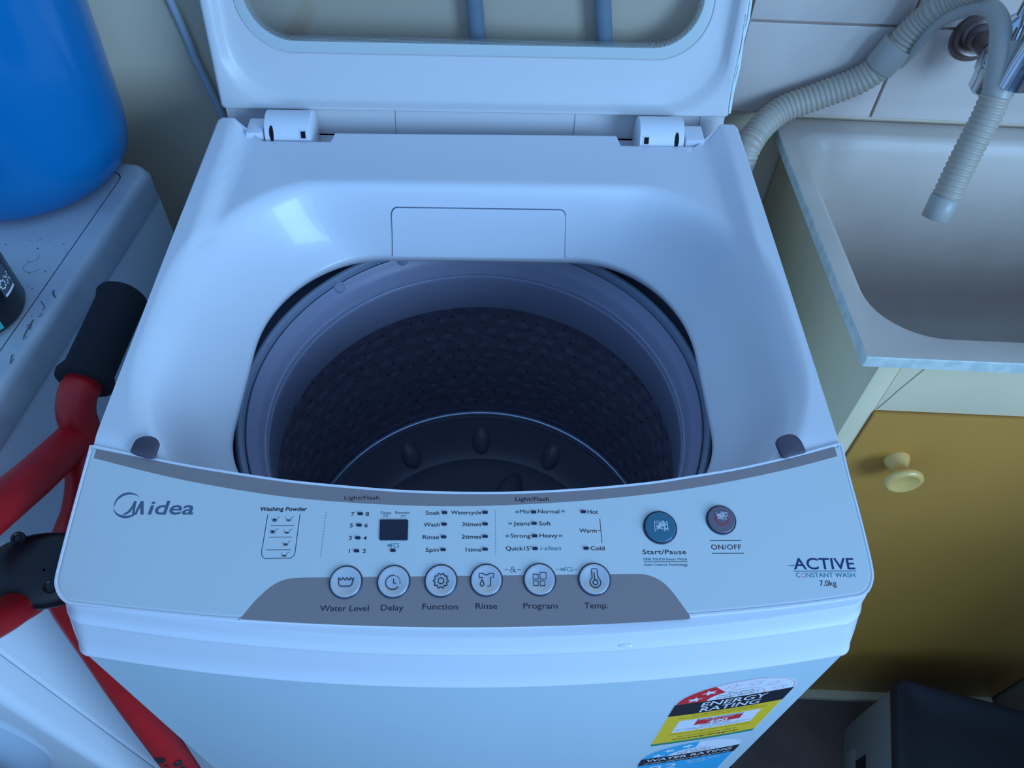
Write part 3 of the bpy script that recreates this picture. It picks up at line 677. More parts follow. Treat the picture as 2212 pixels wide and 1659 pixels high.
mk('drum_embossing', *join(bb), mat('dark_steel_boss', (0.28, 0.25, 0.33), 0.45, metal=0.35), wm, smooth=80, kind='stuff')
pu = mk('pulsator', *lathe([(.2200, .4560), (.2150, .4575), (.2090, .4480), (.2010, .4330), (.1900, .4180), (.1790, .4105), (.1765, .4090), (.1755, .4100), (.1500, .4080), (.0900, .4090), (.0400, .4180), (.0001, .4230)], DC, 128), 'puls', wm, smooth=50, label='dark dished pulsator')
mk('pulsator_rim', *lathe([(.2235, .4500), (.2240, .4610), (.2220, .4650), (.2180, .4662), (.2145, .4635), (.2125, .4570)], DC, 160), 'pulsrim', (wm, pu), smooth=80)
for k in range(12):
    a = math.radians(90 + 30 * k); er = Vector((math.cos(a), math.sin(a), -.0)); et = Vector((-math.sin(a), math.cos(a), 0))
    c0 = Vector((.198 * math.cos(a), DC[1] + .198 * math.sin(a), .4290)); sl = Vector((math.cos(a) * .80, math.sin(a) * .80, .60)); nm = Vector((-math.cos(a) * .60, -math.sin(a) * .60, .80)); lp = []
    for q, h in ((1, -.001), (.86, .004), (.6, .0075), (.3, .009), (.03, .0095)):
        lp.append([tuple(c0 + sl * .023 * q * math.cos(w * PI / 12) + et * .0135 * q * math.sin(w * PI / 12) + nm * h) for w in range(24)])
    mk('pulsator_boss', *loft(lp), 'puls', (wm, pu), smooth=80)
for k in range(6):
    a = math.radians(60 * k + 12); et = Vector((-math.sin(a), math.cos(a), 0)); er = Vector((math.cos(a), math.sin(a), 0)); c0 = Vector((DC[0], DC[1], .412)) + er * .105; lp = []
    for q, h in ((1, -.002), (.8, .012), (.5, .020), (.2, .023), (.02, .0235)):
        lp.append([tuple(c0 + er * (.055 * q * math.cos(w * PI / 12)) + et * (.020 * q * math.sin(w * PI / 12)) + Vector((0, 0, h))) for w in range(24)])
    mk('pulsator_fin', *loft(lp), 'puls', (wm, pu), smooth=80)

# ---- lid
LA = math.radians(12.2); Lb = Vector((-.0035, .53, .885)); Lu = Vector((0, math.sin(LA), math.cos(LA))); Ln = Vector((0, -math.cos(LA), math.sin(LA)))
def mpL(a, b, h=0.0): return tuple(Lb + Vector((a, 0, 0)) + Lu * b + Ln * h)
K = dict(n=12, m=14)
def ll(x0, x1, s0, s1, r, h): return [mpL(a, b, h) for a, b in rrect(x0, x1, s0, s1, r, **K)]
L = [ll(-.2590, .2590, .0105, .430, .004, -.016), ll(-.2590, .2590, .0105, .430, .004, .001), ll(-.2583, .2583, .0110, .4295, .004, .0030), ll(-.2560, .2555, .0118, .428, .006, .0036),
     ll(-.2505, .2500, .0125, .424, .045, .0032), ll(-.2480, .2475, .0145, .421, .055, .0010), ll(-.2455, .2450, .0165, .419, .060, -.0040), ll(-.2430, .2415, .0200, .416, .062, -.0062),
     ll(-.2370, .2350, .045, .392, .056, -.0070), ll(-.2312, .2275, .0625, .375, .050, -.0072)]
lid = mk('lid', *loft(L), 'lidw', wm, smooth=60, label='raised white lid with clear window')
L = [ll(-.2312, .2275, .0625, .375, .050, -.0072), ll(-.2304, .2267, .0633, .3742, .0495, -.0086), ll(-.2296, .2259, .0641, .3734, .049, -.0070)]
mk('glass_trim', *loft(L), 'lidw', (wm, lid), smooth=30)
L = [ll(-.2296, .2259, .0641, .3734, .049, -.0070), ll(-.2280, .2243, .0657, .372, .048, -.0068), ll(-.2210, .2170, .0745, .363, .044, -.0068)]
mk('glass_border', *loft(L), 'dots', (wm, lid), smooth=30, label='white printed border')
mk('lid_glass', *loft([ll(-.2296, .2259, .0641, .3734, .049, -.0100), ll(-.2296, .2259, .0641, .3734, .049, -.0074)], True, True), 'glass', (wm, lid), smooth=30)
dd = []
for row, (ins, q) in enumerate(((.0006, .00052), (.0017, .00046), (.0028, .0004), (.0039, .00033), (.0050, .00025))):
    pp_ = rrect(-.2210 + ins, .2170 - ins, .0745 + ins, .363, .044 - ins, **K); Pv = [Vector((a, b, 0)) for a, b in pp_] + [Vector((*pp_[0], 0))]
    for j, p in enumerate(resample(Pv, .00135)):
        if p.y > .14: continue
        dd.append(([mpL(p.x + q * math.cos(w * PI / 2), p.y + q * math.sin(w * PI / 2), -.0069) for w in range(4)], [(0, 1, 2, 3)]))
mk('glass_dots', *join(dd), 'dots', (wm, lid), smooth=0, kind='stuff')
# backing strip of the lid between and behind the hinges
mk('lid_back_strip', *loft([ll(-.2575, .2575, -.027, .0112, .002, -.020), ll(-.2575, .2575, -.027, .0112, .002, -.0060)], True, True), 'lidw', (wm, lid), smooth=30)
sp = []
for x in (-.0845, .1015, .232): sp.append(ribbon([(x, .0105), (x - .0008, -.018)], .0006, mpL, -.0057))
mk('strip_joint', *join(sp), 'gap', (wm, lid), smooth=0)
mk('lid_edge_film', *join([ribbon([(.2575, .13), (.2590, .105), (.2578, .085), (.2592, .06), (.2580, .035), (.2590, .015)], .0022, mpL, .0040), ribbon([(.2560, .11), (.2575, .08), (.2565, .05), (.2575, .02)], .0008, mpL, .0046)]), 'scratch', (wm, lid), smooth=0)
# hinges: rounded barrels with end blocks
def hinge(x0, x1, blk, slot_x, cres_x, side):
    cy, cz, r = .5080, .8850, .0205; prof = []
    for k in range(0, 17):
        t = math.radians(-20 + 200 * k / 16); prof.append((cy - r * math.cos(t), cz + r * math.sin(t)))
    prof += [(cy + r, .8662), (cy - r, .8662)]
    ex = [(x0, .90), (x0 + .0008, 1.0), (x1 - .0008, 1.0), (x1, .90)]
    loops = [[(x, cy + (y - cy) * q, cz + (z - cz) * q) for y, z in prof] for x, q in ex]
    h = mk('hinge', *loft(loops, True, True), 'white', wm, smooth=35, label='rounded white lid hinge')
    fx = lambda a, t0, rr=r + .0003: (a, cy - rr * math.cos(math.radians(t0)), cz + rr * math.sin(math.radians(t0)))
    sl = [[fx(a, t) for a in (slot_x - .0022, slot_x + .0022)] for t in (16, 22, 28, 34)]
    cr = [[fx(a, t) for a in (cres_x - w, cres_x + w)] for t, w in ((4, .0008), (12, .0016), (22, .0021), (32, .0021), (42, .0016), (48, .0006))]
    mk('hinge_slot', *gridmesh(sl), 'hole', (wm, h), smooth=0)
    mk('crescent_slot', *gridmesh(cr), 'hole', (wm, h), smooth=0)
    rimv = []
    for t0 in (13, 36): rimv.append(gridmesh([[fx(a, t, r + .0006) for a in (slot_x - .0034, slot_x + .0034)] for t in (t0, t0 + 1.5)]))
    for xx in (-.0034, .0026): rimv.append(gridmesh([[fx(slot_x + a, t, r + .0006) for a in (xx, xx + .0008)] for t in (13, 20, 28, 37)]))
    mk('slot_rim', *join(rimv), 'white', (wm, h), smooth=0)
    mk('hinge_block', *box(blk[0], blk[1], .4895, .5150, .8662, .8950, .0018), 'white', (wm, h))
hinge(-.2130, -.1675, (-.2312, -.2145), -.1745, -.2055, -1)
hinge(.1590, .2045, (.2060, .2250), .1660, .1965, 1)

# ---- stickers on the front
mpB0 = lambda x, z, h=0.0: (x, fy(x) + .0010 - h, z)
TL = math.radians(3.0)
def mpS(a, b, h=0.0):
    x = .1517 + a * math.cos(TL); z = .7550 + b + a * math.sin(TL); return mpB0(x, z, .00014 + h * .3)
def spoly(pts, h):
    # split in strips so that it follows the bowed front
    V = [mpS(a, b, h) for a, b in pts]; return V, [tuple(range(len(V)))]
def srect(a0, a1, b0, b1, h, n=8):
    G_ = [[mpS(a0 + (a1 - a0) * i / n, b, h) for i in range(n + 1)] for b in (b0, b1)]; return gridmesh(G_)
def sarc(cx, cy, ro, ri, a0, a1, h, n=24, ey=1.0):
    G_ = [[mpS(cx + r * math.cos(math.radians(a0 + (a1 - a0) * i / n)), cy + r * ey * math.sin(math.radians(a0 + (a1 - a0) * i / n)), h) for i in range(n + 1)] for r in [ri + (ro - ri) * q / 8 for q in range(9)]]; return gridmesh(G_)
def star(cx, cy, r, rot=0.0, q=.42):
    return [(cx + (r if k % 2 == 0 else r * q) * math.cos(math.radians(90 + 36 * k + rot)), cy + (r if k % 2 == 0 else r * q) * math.sin(math.radians(90 + 36 * k + rot))) for k in range(10)]
def stxt(s, a0, a1, b, cap, h, **k): return text(s, a0, a1, b, cap, lambda x, y, hh=0.0: mpS(x, y, h), 0.0, **k)
def arch(name, lab, y0, col, nstar, w=.0895, total=6, word='energy efficient', body=None):
    t = mk(name, *join([srect(-.001, w + .001, y0 - .118 if body == 'e' else y0 - .10, y0, 0.0), sarc(w / 2, y0, w / 2 + .0008, .0001, 0, 180, 0.0, ey=.86)]), 'labelw', wm, smooth=0, label=lab)
    sp_ = 180 - 180 * nstar / total
    sub = lambda nm, q, m: mk(nm, *q, m, (wm, t), smooth=0)
    sub('star_band', sarc(w / 2, y0, w / 2 - .0006, w * .245, sp_, 179.5, .0002, ey=.86), col)
    ou = [(w / 2 + (w / 2 - .0006) * math.cos(math.radians(k * 6)), y0 + .86 * (w / 2 - .0006) * math.sin(math.radians(k * 6))) for k in range(0, 31)]
    iu = [(w / 2 + w * .245 * math.cos(math.radians(k * 6)), y0 + .86 * w * .245 * math.sin(math.radians(k * 6))) for k in range(0, 31)]
    mp3 = lambda a, b, h=0.0: mpS(a, b, h)
    sub('arch_outline', join([ribbon(ou, .0003, mp3, .0003), ribbon(iu, .0003, mp3, .0003)]), 'labred' if body == 'e' else 'labblu')
    st = []; so = []
    for k in range(total):
        a = math.radians(180 - (k + .5) * 180 / total); c0 = (w / 2 + w * .37 * math.cos(a), y0 + .86 * w * .37 * math.sin(a)); P = star(*c0, .0062, 90 - math.degrees(a))
        if k < nstar: st.append(spoly(P, .0004))
        elif body == 'e': so.append(ribbon(P, .00028, mp3, .0004, True))
    sub('stars', join(st), 'labelw')
    if so: sub('star_outlines', join(so), 'labred')
    sub('lettering', join([stxt('The more', w * .40, w * .62, y0 + .0120, .0024, .0004), stxt('stars the more', w * .34, w * .68, y0 + .0080, .0024, .0004), stxt(word, w * .33, w * .69, y0 + .0035, .0024, .0004)]), 'ink')
    return t, sub
et, sub = arch('energy_rating_sticker', 'yellow and black energy rating sticker', .0, 'labred', 2, body='e')
w = .0895
sub('black_band', srect(-.0005, w + .0005, -.0300, 0.0, .0003), 'labblk')
sub('lettering', join([stxt('ENERGY', w * .24, w * .80, -.0135, .0108, .0005, bold=.01), stxt('RATING', w * .26, w * .78, -.0270, .0108, .0005, bold=.01)]), 'labelw')
sub('yellow_field', srect(0.0, w, -.1100, -.0300, .0003), 'labyel')
sub('white_window', srect(w * .13, w * .87, -.0800, -.0460, .0005), 'labelw')
sub('red_box', srect(w * .30, w * .72, -.0640, -.0510, .0007), 'labred')
sub('number', join([stxt('Warm wash', w * .38, w * .64, -.0545, .0024, .0009), stxt('490', w * .42, w * .60, -.0630, .0068, .0009, bold=.03)]), 'labelw')
sub('lettering', join([stxt('Energy consumption', w * .30, w * .72, -.0500, .0030, .0009), stxt('kWh per year', w * .37, w * .65, -.0685, .0030, .0009),
                       stxt('Actual energy use and running costs will depend', w * .15, w * .85, -.0735, .0016, .0009), stxt('on how you use the appliance', w * .25, w * .75, -.0765, .0016, .0009),
                       stxt('A joint government and industry program', w * .22, w * .80, -.0350, .0022, .0006), stxt('When tested in accordance with the standard', w * .10, w * .90, -.0400, .0018, .0006),
                       stxt('Compare models before you choose', w * .12, w * .88, -.0860, .0020, .0006), stxt('For more information, refer to', w * .22, w * .78, -.0960, .0030, .0006), stxt('www.energyrating.gov.au', w * .18, w * .82, -.1040, .0038, .0006, bold=.02)]), 'ink')
sub('green_band', srect(0.0, w, -.1165, -.1100, .0004), 'labgrn')
wt, sub = arch('water_rating_sticker', 'blue and black water rating sticker', -.1620, 'labblu', 3, w=.0900, word='water efficient', body='w')
w = .0900; y0 = -.1620
sub('black_band', srect(-.0005, w + .0005, y0 - .0240, y0, .0003), 'labblk')
sub('lettering', join([stxt('WATER RATING', w * .06, w * .94, y0 - .0120, .0085, .0005, bold=.01), stxt('www.waterrating.gov.au', w * .05, w * .95, y0 - .0205, .0050, .0005)]), 'labelw')
sub('blue_field', srect(0.0, w, y0 - .0900, y0 - .0240, .0003), 'labblu')
sub('lettering', join([stxt('92', w * .14, w * .44, y0 - .0520, .0200, .0005), stxt('litres per', w * .52, w * .90, y0 - .0340, .0050, .0005), stxt('wash', w * .55, w * .75, y0 - .0415, .0050, .0005)]), 'labelw')
# small chip on the skirt ledge
pc = sight(1349, 1376, (0, 0, 1), .8648)
mk('paint_chip', *plate([(-.0040, -.0010), (.0, -.0014), (.0038, -.0012), (.0045, 0), (.0036, .0011), (.0, .0013), (-.0030, .0009), (-.0045, .0002)], frame((pc[0], fy(pc[0]) + .0100, .8640), (1, 0, 0), (0, .8, .6)), 0.0, .0008, .15), 'white', wm)

# ================================================================== LEFT APPLIANCE
RA = math.radians(-7.5); UA = Vector((math.cos(RA), math.sin(RA), 0)); NA = Vector((-math.sin(RA), math.cos(RA), 0))
br_ = Vector((-.3508, .5135, 0)); ur = UA.dot(br_); nb = NA.dot(br_)        # rear right corner in the turned frame
fr_ = Vector((-.4035, .0265, 0)); nf_ = NA.dot(fr_)
ua0 = ur - .60
ap = thing('front_loader_washer', 'white front loading washing machine left of the top loader', 'washing machine', ((ur + ua0) / 2, (nf_ + nb) / 2, 0), RA)
def al(x0, x1, y0, y1, r, z): return [(a, b, z) for a, b in rrect(x0, x1, y0, y1, r, 6, 4)]
mk('cabinet_body', *loft([al(ua0, ur, nf_ + .030, nb, .004, 0.0), al(ua0, ur, nf_ + .030, nb, .004, .7975)], True, True), 'appl', ap)
fl2 = [[(a, y, z) for a, z in rrect(ua0 + e, ur - e, .004 + e, .7975 - e, .006, 4, 4)] for y, e in ((nf_ + .0285, 0.0), (nf_ + .012, 0.0), (nf_ + .006, .0015), (nf_ + .002, .005), (nf_, .011))]
fpn = mk('front_panel', *loft(fl2, True, True), 'appl', ap, smooth=70)
urt = ur + .0065
tops = [al(ua0 - .001, ur + .0022, nf_ + .012, nb + .002, .012, .7985), al(ua0 - .001, ur + .0025, nf_ + .012, nb + .002, .012, .8008), al(ua0 - .003, ur + .0030, nf_ + .008, nb + .001, .014, .8030), al(ua0 - .002, ur + .0030, nf_ + .008, nb + .001, .014, .8045), al(ua0 - .001, urt - .0008, nf_ + .009, nb, .016, .8310),
        al(ua0, urt - .001, nf_ + .009, nb - .001, .018, .8330), al(ua0 + .0015, urt - .0022, nf_ + .0105, nb - .0022, .019, .8375), al(ua0 + .004, urt - .0048, nf_ + .013, nb - .005, .020, .8398), al(ua0 + .007, urt - .0075, nf_ + .016, nb - .008, .020, .8402), al(ua0 + .009, urt - .0095, nf_ + .018, nb - .010, .020, .8402),
        al(ua0 + .030, urt - .0225, nf_ + .030, nb - .020, .012, .8402)]
mk('worktop', *loft(tops), 'appt', ap, smooth=70, label='dusty white top')
gro = [al(ua0 + .030, urt - .0225, nf_ + .030, nb - .020, .012, .8402), al(ua0 + .0304, urt - .0229, nf_ + .0304, nb - .0204, .012, .8385), al(ua0 + .0309, urt - .0234, nf_ + .0309, nb - .0209, .012, .8402)]
mk('worktop_groove', *loft(gro), 'dust', ap, smooth=0)
mk('top_sheet', *loft([gro[2], al(ua0 + .1, ur - .1, nf_ + .1, nb - .1, .01, .8402)], False, True), 'appt', ap, smooth=0)
dcx, dcz = ur - .285, .46
def dl(r, y): return [(dcx + r * math.cos(2 * PI * k / 64), y, dcz + r * math.sin(2 * PI * k / 64)) for k in range(64)]
dro = mk('door', *loft([dl(.235, nf_ + .001), dl(.233, nf_ - .008), dl(.222, nf_ - .018), dl(.205, nf_ - .022), dl(.188, nf_ - .018), dl(.176, nf_ - .010), dl(.165, nf_ - .006)]), 'applg', ap, smooth=60, label='round porthole door')
mk('door_glass', *loft([dl(.166, nf_ - .006), dl(.14, nf_ - .016), dl(.10, nf_ - .024), dl(.001, nf_ - .028)]), 'smoke', (ap, dro), smooth=80)
# scuffs and dust on the worktop
sc_ = []
rnd = random.Random(12)
def wp(px, py):
    p = Vector(sight(px, py, (0, 0, 1), .8412)); return (UA.dot(p), NA.dot(p))
mpW = lambda a, b, h=0.0: (a, b, .8410 + h)
for pts, w_ in (([(116, 626), (114, 634), (120, 642)], .0010), ([(72, 690), (62, 706), (52, 724), (49, 732), (57, 727)], .0008), ([(57, 703), (68, 700), (64, 712)], .0006), ([(85, 676), (92, 680), (80, 684)], .0006),
               ([(86, 548), (80, 560), (60, 568), (50, 576), (52, 586), (68, 588), (86, 581)], .0003), ([(26, 765), (22, 785), (30, 775)], .0007), ([(88, 650), (96, 662), (92, 670)], .0006)):
    sc_.append(ribbon([wp(*p) for p in pts], w_, mpW, 0.0))
for k in range(60):
    px, py = rnd.uniform(10, 150), rnd.uniform(510, 800)
    if px > 165 - (py - 510) * .5: continue
    a, b = wp(px, py); q = rnd.uniform(.0002, .0006); sc_.append(([(a - q, b - q, .8411), (a + q, b - q, .8411), (a + q, b + q, .8411), (a - q, b + q, .8411)], [(0, 1, 2, 3)]))
mk('scuff_marks', *join(sc_), 'dust', ap, smooth=0, kind='stuff')

# ================================================================== BLUE BUCKET
bc = (-.469, .503)
bkt = thing('blue_bucket', 'tall bright blue plastic bucket standing on the front loader', 'bucket', (bc[0], bc[1], .8404))
mk('bucket_body', *lathe([(.0001, .8405), (.070, .8405), (.082, .8415), (.092, .8445), (.099, .850), (.1035, .858), (.1060, .868), (.1085, .885), (.1120, .95), (.1165, 1.05), (.1195, 1.12), (.1160, 1.12), (.112, 1.05), (.104, .90), (.098, .86), (.0001, .852)], bc, 96), 'blue', bkt, smooth=60)
mk('bucket_rim', *lathe([(.1185, 1.112), (.1255, 1.113), (.1260, 1.122), (.1180, 1.1245), (.1150, 1.120)], bc, 96), 'blue', bkt, smooth=60)
# ================================================================== BLACK BOTTLE
btc = (-.4375, .2950)
bot = thing('black_bottle', 'black plastic bottle with turquoise stripe standing on the front loader', 'bottle', (btc[0], btc[1], .8404))
rB = .041
mk('bottle_body', *lathe([(.0001, .8405), (rB - .006, .8405), (rB - .002, .8425), (rB, .847), (rB, .905), (rB - .002, .918), (rB - .008, .929), (.020, .940), (.014, .944), (.014, .952)], btc, 64), 'black', bot, smooth=50)
mk('bottle_cap', *lathe([(.0001, .974), (.014, .974), (.016, .972), (.0165, .953), (.015, .951)], btc, 40), 'black', bot)
def mpBt(a, z, h=0.0):
    return (btc[0] + (rB + .0003 + h) * math.cos(a), btc[1] + (rB + .0003 + h) * math.sin(a), z)
def bgrid(a0, a1, z0, z1, h, n=8): return gridmesh([[mpBt(math.radians(a0 + (a1 - a0) * i / n), z, h) for i in range(n + 1)] for z in (z0, z1)])
mk('turquoise_stripe', *bgrid(-52, -34, .8465, .905, 0.0), mat('turquoise_print', (0.05, .50, .50), .4), bot, smooth=60)
mk('label_panel', *bgrid(-13, 12, .868, .892, 0.0), mat('label_grey_print', (.08, .09, .12), .4), bot, smooth=60)
ic = [bgrid(-11, 10, .868, .8705, .0002, 6)]
for k in range(8):
    a = 2 * PI * k / 8; ic.append(bgrid(-6 + 4.5 * math.cos(a) - 1.2, -6 + 4.5 * math.cos(a) + 1.2, .8795 + .0038 * math.sin(a) - .0009, .8795 + .0038 * math.sin(a) + .0009, .0002, 2))
for k in range(-2, 3):
    ic.append(bgrid(6 + 2 * k - .8, 6 + 2 * k + 1.0, .8795 + .0018 * k - .0008, .8795 + .0018 * k + .0008, .0002, 2)); ic.append(bgrid(6 - 2 * k - .8, 6 - 2 * k + 1.0, .8795 + .0018 * k - .0008, .8795 + .0018 * k + .0008, .0002, 2))
ic.append(bgrid(-10, 6, .8985, .8992, .0002, 4)); ic.append(bgrid(-10, 6, .9090, .9097, .0002, 4)); ic.append(bgrid(-10, -9, .8985, .9097, .0002, 1)); ic.append(bgrid(5, 6, .8985, .9097, .0002, 1))
mk('label_icons', *join(ic), 'labelw', bot, smooth=60)

# ================================================================== RED TROLLEY FRAME
def sx(px, py, x): return Vector(sight(px, py, (1, 0, 0), x))
def sy_(px, py, y): return Vector(sight(px, py, (0, 1, 0), y))
g0 = sx(266, 640, -.310); g1 = sx(193, 800, -.318)
rt = thing('red_trolley_frame', 'red tubular metal frame with black foam grip between the two machines', 'trolley', (-.30, .10, 0))
ax = (g1 - g0).normalized()
grip = [g0 - ax * .004, g0 - ax * .003, g0, g0 + ax * .003, g0 + ax * .006] + [g0.lerp(g1, k / 8) for k in range(1, 9)] + [g1 + ax * .002, g1 + ax * .008, g1 + ax * .012, g1 + ax * .013]
rr_ = [.010, .0165, .0205, .0215, .0205] + [.0195] * 8 + [.0205, .0232, .0225, .0175]
mk('foam_grip', *tube(grip, lambda i, n: rr_[min(i, len(rr_) - 1)], 32), 'foam', rt, smooth=60, label='black foam grip')
j0 = sx(172, 865, -.320); j1 = sx(180, 935, -.322)
stem = smoothpath([g1 - ax * .01, g1 + ax * .015, sx(168, 850, -.320), sx(164, 890, -.322), sx(176, 935, -.322), sx(180, 990, -.320), sx(184, 1045, -.316), sx(176, 1105, -.313), sx(160, 1150, -.312), sx(148, 1182, -.316)], 8)
mk('handle_tube', *tube(stem, lambda i, n: .0148, 24), 'red', rt, smooth=70)
arm = smoothpath([sx(185, 925, -.3215), sx(150, 960, -.326), sy_(75, 1030, .125), sy_(0, 1092, .085), sy_(-90, 1165, .04), sy_(-180, 1240, -.01)], 8)
mk('side_arm', *tube(arm, .0150, 24), 'red', rt, smooth=70)
hubc = sy_(96, 1232, .064)
# flat oval hub plate facing up towards the front
hn = (Vector(CAM) - hubc).normalized(); hn = (hn + Vector((.10, -.1, .35))).normalized(); hx_ = (Vector((1, .12, .05)) - hn * Vector((1, .12, .05)).dot(hn)).normalized(); hy_ = hn.cross(hx_)
mpH = frame(hubc, hx_, hy_)
ell = lambda rx, ry, n=40: [(rx * math.cos(2 * PI * k / n), ry * math.sin(2 * PI * k / n)) for k in range(n)]
L = [[mpH(a, b, h) for a, b in ell(rx, ry)] for rx, ry, h in ((.036, .022, -.020), (.0400, .0260, -.012), (.0415, .0275, -.004), (.040, .0260, .002), (.034, .021, .0045), (.018, .011, .006), (.001, .001, .0062))]
hub = mk('hub_plate', *loft(L, True, False), 'black', rt, smooth=60, label='black plastic joint plate')
for a, b in ((-.034, .002), (.004, -.012), (-.016, .024)):
    L = [[mpH(a + q[0], b + q[1], h) for q in ell(r, r, 16)] for r, h in ((.0050, .001), (.0050, .0058), (.0042, .0066), (.0030, .0062), (.0024, .0046), (.0001, .0044))]
    mk('bolt', *loft(L), 'black', (rt, hub), smooth=50)
curl = smoothpath([sy_(88, 1272, .075), sy_(66, 1296, .060), sy_(36, 1312, .040), sy_(5, 1332, .025), sy_(-35, 1352, .008), sy_(-90, 1375, -.01)], 8)
mk('lower_arm', *tube(curl, .0122, 24), 'red', rt, smooth=70)
leg = [sx(140, 1272, -.312), sx(158, 1310, -.312), sx(216, 1400, -.313), sx(284, 1505, -.316), sx(392, 1659, -.318), sx(470, 1768, -.320)]
_d = (leg[-1] - leg[-2]).normalized(); leg.append(leg[-1] + _d * ((leg[-1].z - .012) / -_d.z))   # down to the floor
leg = smoothpath(leg, 8); legdir = (leg[20] - leg[0]).normalized()
lm = mk('leg_tube', *tube(leg, .0152, 24), 'red', rt, smooth=70)
# worn paint near the foot of the leg: flakes lying on the tube
def flake(px, py, sc0, seed):
    rn = random.Random(seed); c0 = sx(px, py, -.3165); v = (Vector(CAM) - c0).normalized()
    best = min(leg, key=lambda q: (q - c0).length); d = v - legdir * v.dot(legdir); d.normalize()
    off = (c0 - best); off -= legdir * off.dot(legdir); lat = legdir.cross(d); s = max(-.013, min(.013, off.dot(lat)))
    along = (c0 - best).dot(legdir); pts = []; n = 9
    for k in range(n):
        t = 2 * PI * k / n; rad = sc0 * rn.uniform(.5, 1.2); la = s + rad * .6 * math.cos(t); al_ = along + rad * math.sin(t); la = max(-.0145, min(.0145, la))
        hh = math.sqrt(max(0.0, .0156 ** 2 - la * la)); pts.append(tuple(best + legdir * al_ + lat * la + d * hh))
    return pts, [tuple(range(n))]
fl_ = [flake(px, py, s_, 30 + i) for i, (px, py, s_) in enumerate([(372, 1625, .009), (382, 1640, .010), (390, 1652, .009), (350, 1640, .004), (358, 1652, .003), (404, 1640, .006), (400, 1655, .006), (345, 1655, .007), (415, 1658, .007), (380, 1668, .01), (346, 1636, .003)])]
mk('paint_chips', *join(fl_), 'chip', (rt, lm), smooth=0)

# ================================================================== DRAIN HOSE
def hp(px, py, n): return Vector(sight(px, py, tuple(NN), n))
dh = thing('drain_hose', 'grey corrugated drain hose looping over the tub from behind the machine', 'hose', (.29, .50, .86))
def corr(P, r, pitch=.0052, depth=.0021, n=24):
    P = resample(P, pitch / 6)
    return tube(P, lambda i, N: r - depth * (1 - abs(math.sin(PI * (i + .5) / 6)) ** .7), n)
h1 = smoothpath([(.284, .540, .55), (.283, .536, .74), hp(1602, 352, .532), hp(1632, 290, .552), hp(1685, 240, .572), hp(1765, 208, .5765), hp(1850, 176, .5765), hp(1903, 143, .5765)], 24)
mk('corrugated_tube', *corr(h1, .0145), 'hose', dh, smooth=80)
h2 = smoothpath([hp(1925, 118, .5755), hp(1956, 80, .575), hp(1979, 57, .573), hp(2000, 39, .570), hp(2022, 21, .565), hp(2050, 4, .56), hp(2085, -14, .55), hp(2130, -40, .53)], 24)
mk('corrugated_tube', *corr(h2, .0132), 'hose', dh, smooth=80)
c1 = hp(1897, 147, .5755); c2 = hp(1944, 95, .5755)
mk('hose_cuff', *tube([c1, c1.lerp(c2, .05), c1.lerp(c2, .95), c2], lambda i, n: (.0150, .0160, .0168, .0164)[i], 32), 'hoseg', dh, smooth=60)
gd = smoothpath([hp(1945, 138, .570), hp(1979, 104, .562), hp(2007, 68, .558), hp(2034, 45, .552), hp(2069, 27, .543), hp(2111, 13, .53), hp(2143, 20, .515), hp(2160, 52, .50), hp(2160, 100, .487), hp(2154, 150, .478), hp(2146, 190, .472)], 8)
mk('hose_guide', *tube(gd, lambda i, n: .0058 + .0036 * min(1, max(0, (i - 20) / 40)), 16, sy=.7), 'hoseg', dh, smooth=60)
h3 = smoothpath([hp(2150, 208, .470), hp(2128, 258, .462), hp(2095, 320, .452), hp(2063, 385, .440), hp(2043, 428, .432)], 24)
mk('corrugated_tube', *corr(h3, .0132, .0052, .0017), 'hose', dh, smooth=80)
e1 = hp(2043, 424, .432); e2 = hp(2020, 472, .424)
mk('end_cuff', *tube([e1, e1.lerp(e2, .05), e2.lerp(e1, .02), e2], lambda i, n: (.0118, .0130, .0128, .0122)[i], 32), 'hoseg', dh, smooth=60)
u1 = hp(2175, 135, .482); u2 = hp(2150, 212, .470)
mk('upper_cuff', *tube([u1 + (u1 - u2) * .6, u1, u2.lerp(u1, .05), u2], lambda i, n: (.0110, .0118, .0124, .0124)[i], 32), 'hoseg', dh, smooth=60)

# ================================================================== TAP
tp = thing('chrome_tap', 'chrome wall tap with rusty flange above the laundry tub', 'tap', (.4702, .592, .9687), RT)
tc0 = Vector((.4702, .5925, .9687))
def ylathe(prof, c, n=40): V, F = lathe(prof, (0, 0), n); return [(c[0] + v[0], c[1] - v[2], c[2] + v[1]) for v in V], F
mk('rust_ring', *ylathe([(.0260, .0), (.0260, .0012), (.018, .0014)], tc0 + Vector((0, 0, -.003))), 'rust', tp)
mk('flange', *ylathe([(.0235, .001), (.0232, .004), (.0205, .007), (.0195, .0068), (.0165, .004), (.0135, .006), (.0125, .012), (.0105, .014), (.0100, .050)], tc0), 'rust', tp, smooth=40, label='tarnished wall flange')
bp = tc0 + Vector((0, -.055, 0))
V, F = lathe([(.0001, -.030), (.011, -.030), (.0145, -.026), (.0150, -.012), (.0175, -.008), (.0175, .010), (.0150, .014), (.0125, .022), (.0125, .040), (.0095, .043), (.0060, .046), (.0060, .072)], (0, 0), 32)
mk('tap_body', [(bp.x + v[0], bp.y + v[1], bp.z + v[2]) for v in V], F, 'chrome', tp, smooth=40)
hv_ = [tube([bp + Vector((-.030 * s, 0, .070)), bp + Vector((-.022 * s, 0, .070)), bp + Vector((0, 0, .072))], lambda i, n: (.0065, .0060, .0075)[i], 16) for s in (-1, 1)]
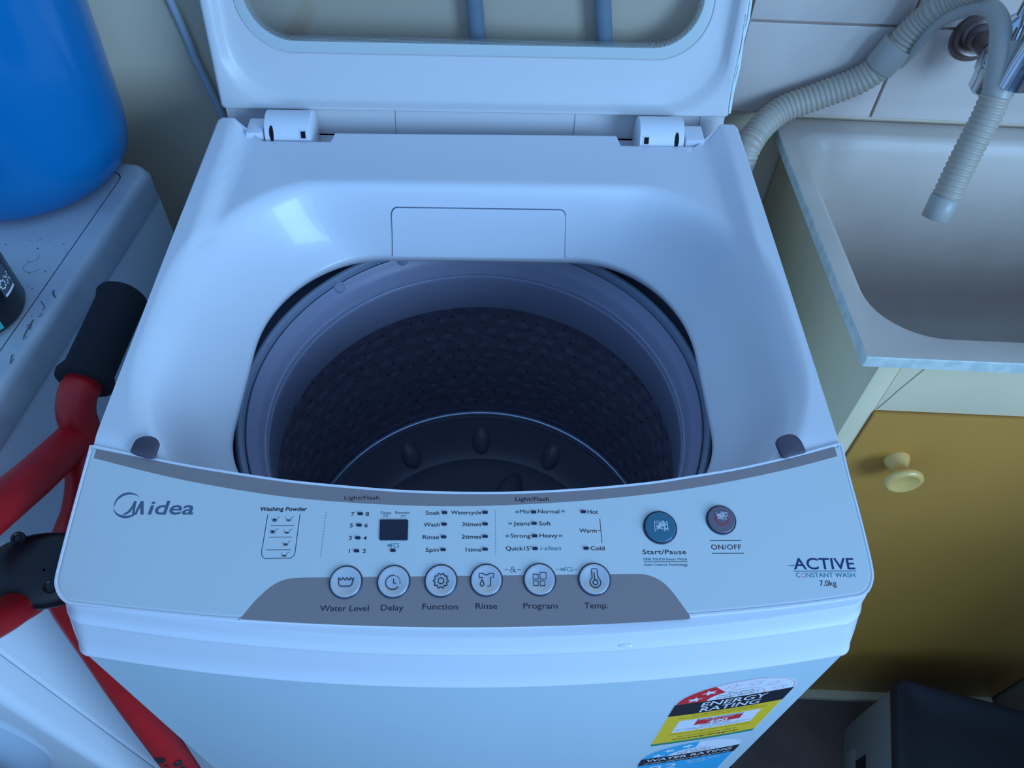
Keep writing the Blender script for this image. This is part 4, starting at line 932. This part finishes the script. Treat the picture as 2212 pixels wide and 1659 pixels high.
hv_ += [tube([bp + Vector((0, -.030 * s, .070)), bp + Vector((0, -.022 * s, .070)), bp + Vector((0, 0, .072))], lambda i, n: (.0065, .0060, .0075)[i], 16) for s in (-1, 1)]
mk('handle', *join(hv_), 'chrome', tp, smooth=60)
def lp_(px, py, n): v = hp(px, py, n); return Vector((U.dot(v), NN.dot(v), v.z))
s_end = lp_(2184, 186, .468); s_top = s_end + Vector((.004, .004, .052))
spo = smoothpath([bp + Vector((0, -.008, -.004)), bp + Vector((.006, -.028, .004)), s_top + Vector((.0, .014, .010)), s_top, s_end.lerp(s_top, .4), s_end], 8)
mk('spout', *tube(spo, lambda i, n: .0105 + .0025 * (i / n), 28), 'chrome', tp, smooth=60)

# ================================================================== STORAGE BOX
RB = math.radians(-16); UB = Vector((math.cos(RB), math.sin(RB), 0)); NB = Vector((-math.sin(RB), math.cos(RB), 0)); zt = .225
kc = Vector(sight(1940, 1466, (0, 0, 1), zt)); ub = UB.dot(kc); nbk = NB.dot(kc)
sb = thing('storage_box', 'grey plastic storage box with charcoal lid on the floor by the cabinet', 'box', (ub + .12, nbk - .2, 0), RB)
bx = [[(a, b, z) for a, b in rrect(ub - e, ub + .235 + e, nbk - .40 - e, nbk + e, .012, 5, 4)] for z, e in ((0.0, -.004), (.004, -.001), (.190, .0), (.2060, .0))]
mk('box_body', *loft(bx, True, True), 'boxs', sb, smooth=50)
# hand slot frame and ribs on the left side
xf = ub
mk('hand_slot', *box(xf - .0012, xf + .004, nbk - .400 + .03, nbk - .075, .064, .100), 'black', sb, smooth=0)
mk('slot_frame', *join([box(xf - .0035, xf + .002, nbk - .40, nbk - .012, .118, .200, .0015), box(xf - .0035, xf + .002, nbk - .40, nbk - .055, .034, .060, .0015)]), 'boxs', sb, smooth=40)
mk('box_lid', *loft([[(a, b, z) for a, b in rrect(ub - e, ub + .235 + e, nbk - .40 - e, nbk + e, .014, 5, 4)] for z, e in ((.206, .002), (.2065, .004), (.220, .004), (.2245, .001), (.2250, -.010), (.2232, -.013), (.2232, -.05))], True, True), 'boxt', sb, smooth=40, label='charcoal lid')
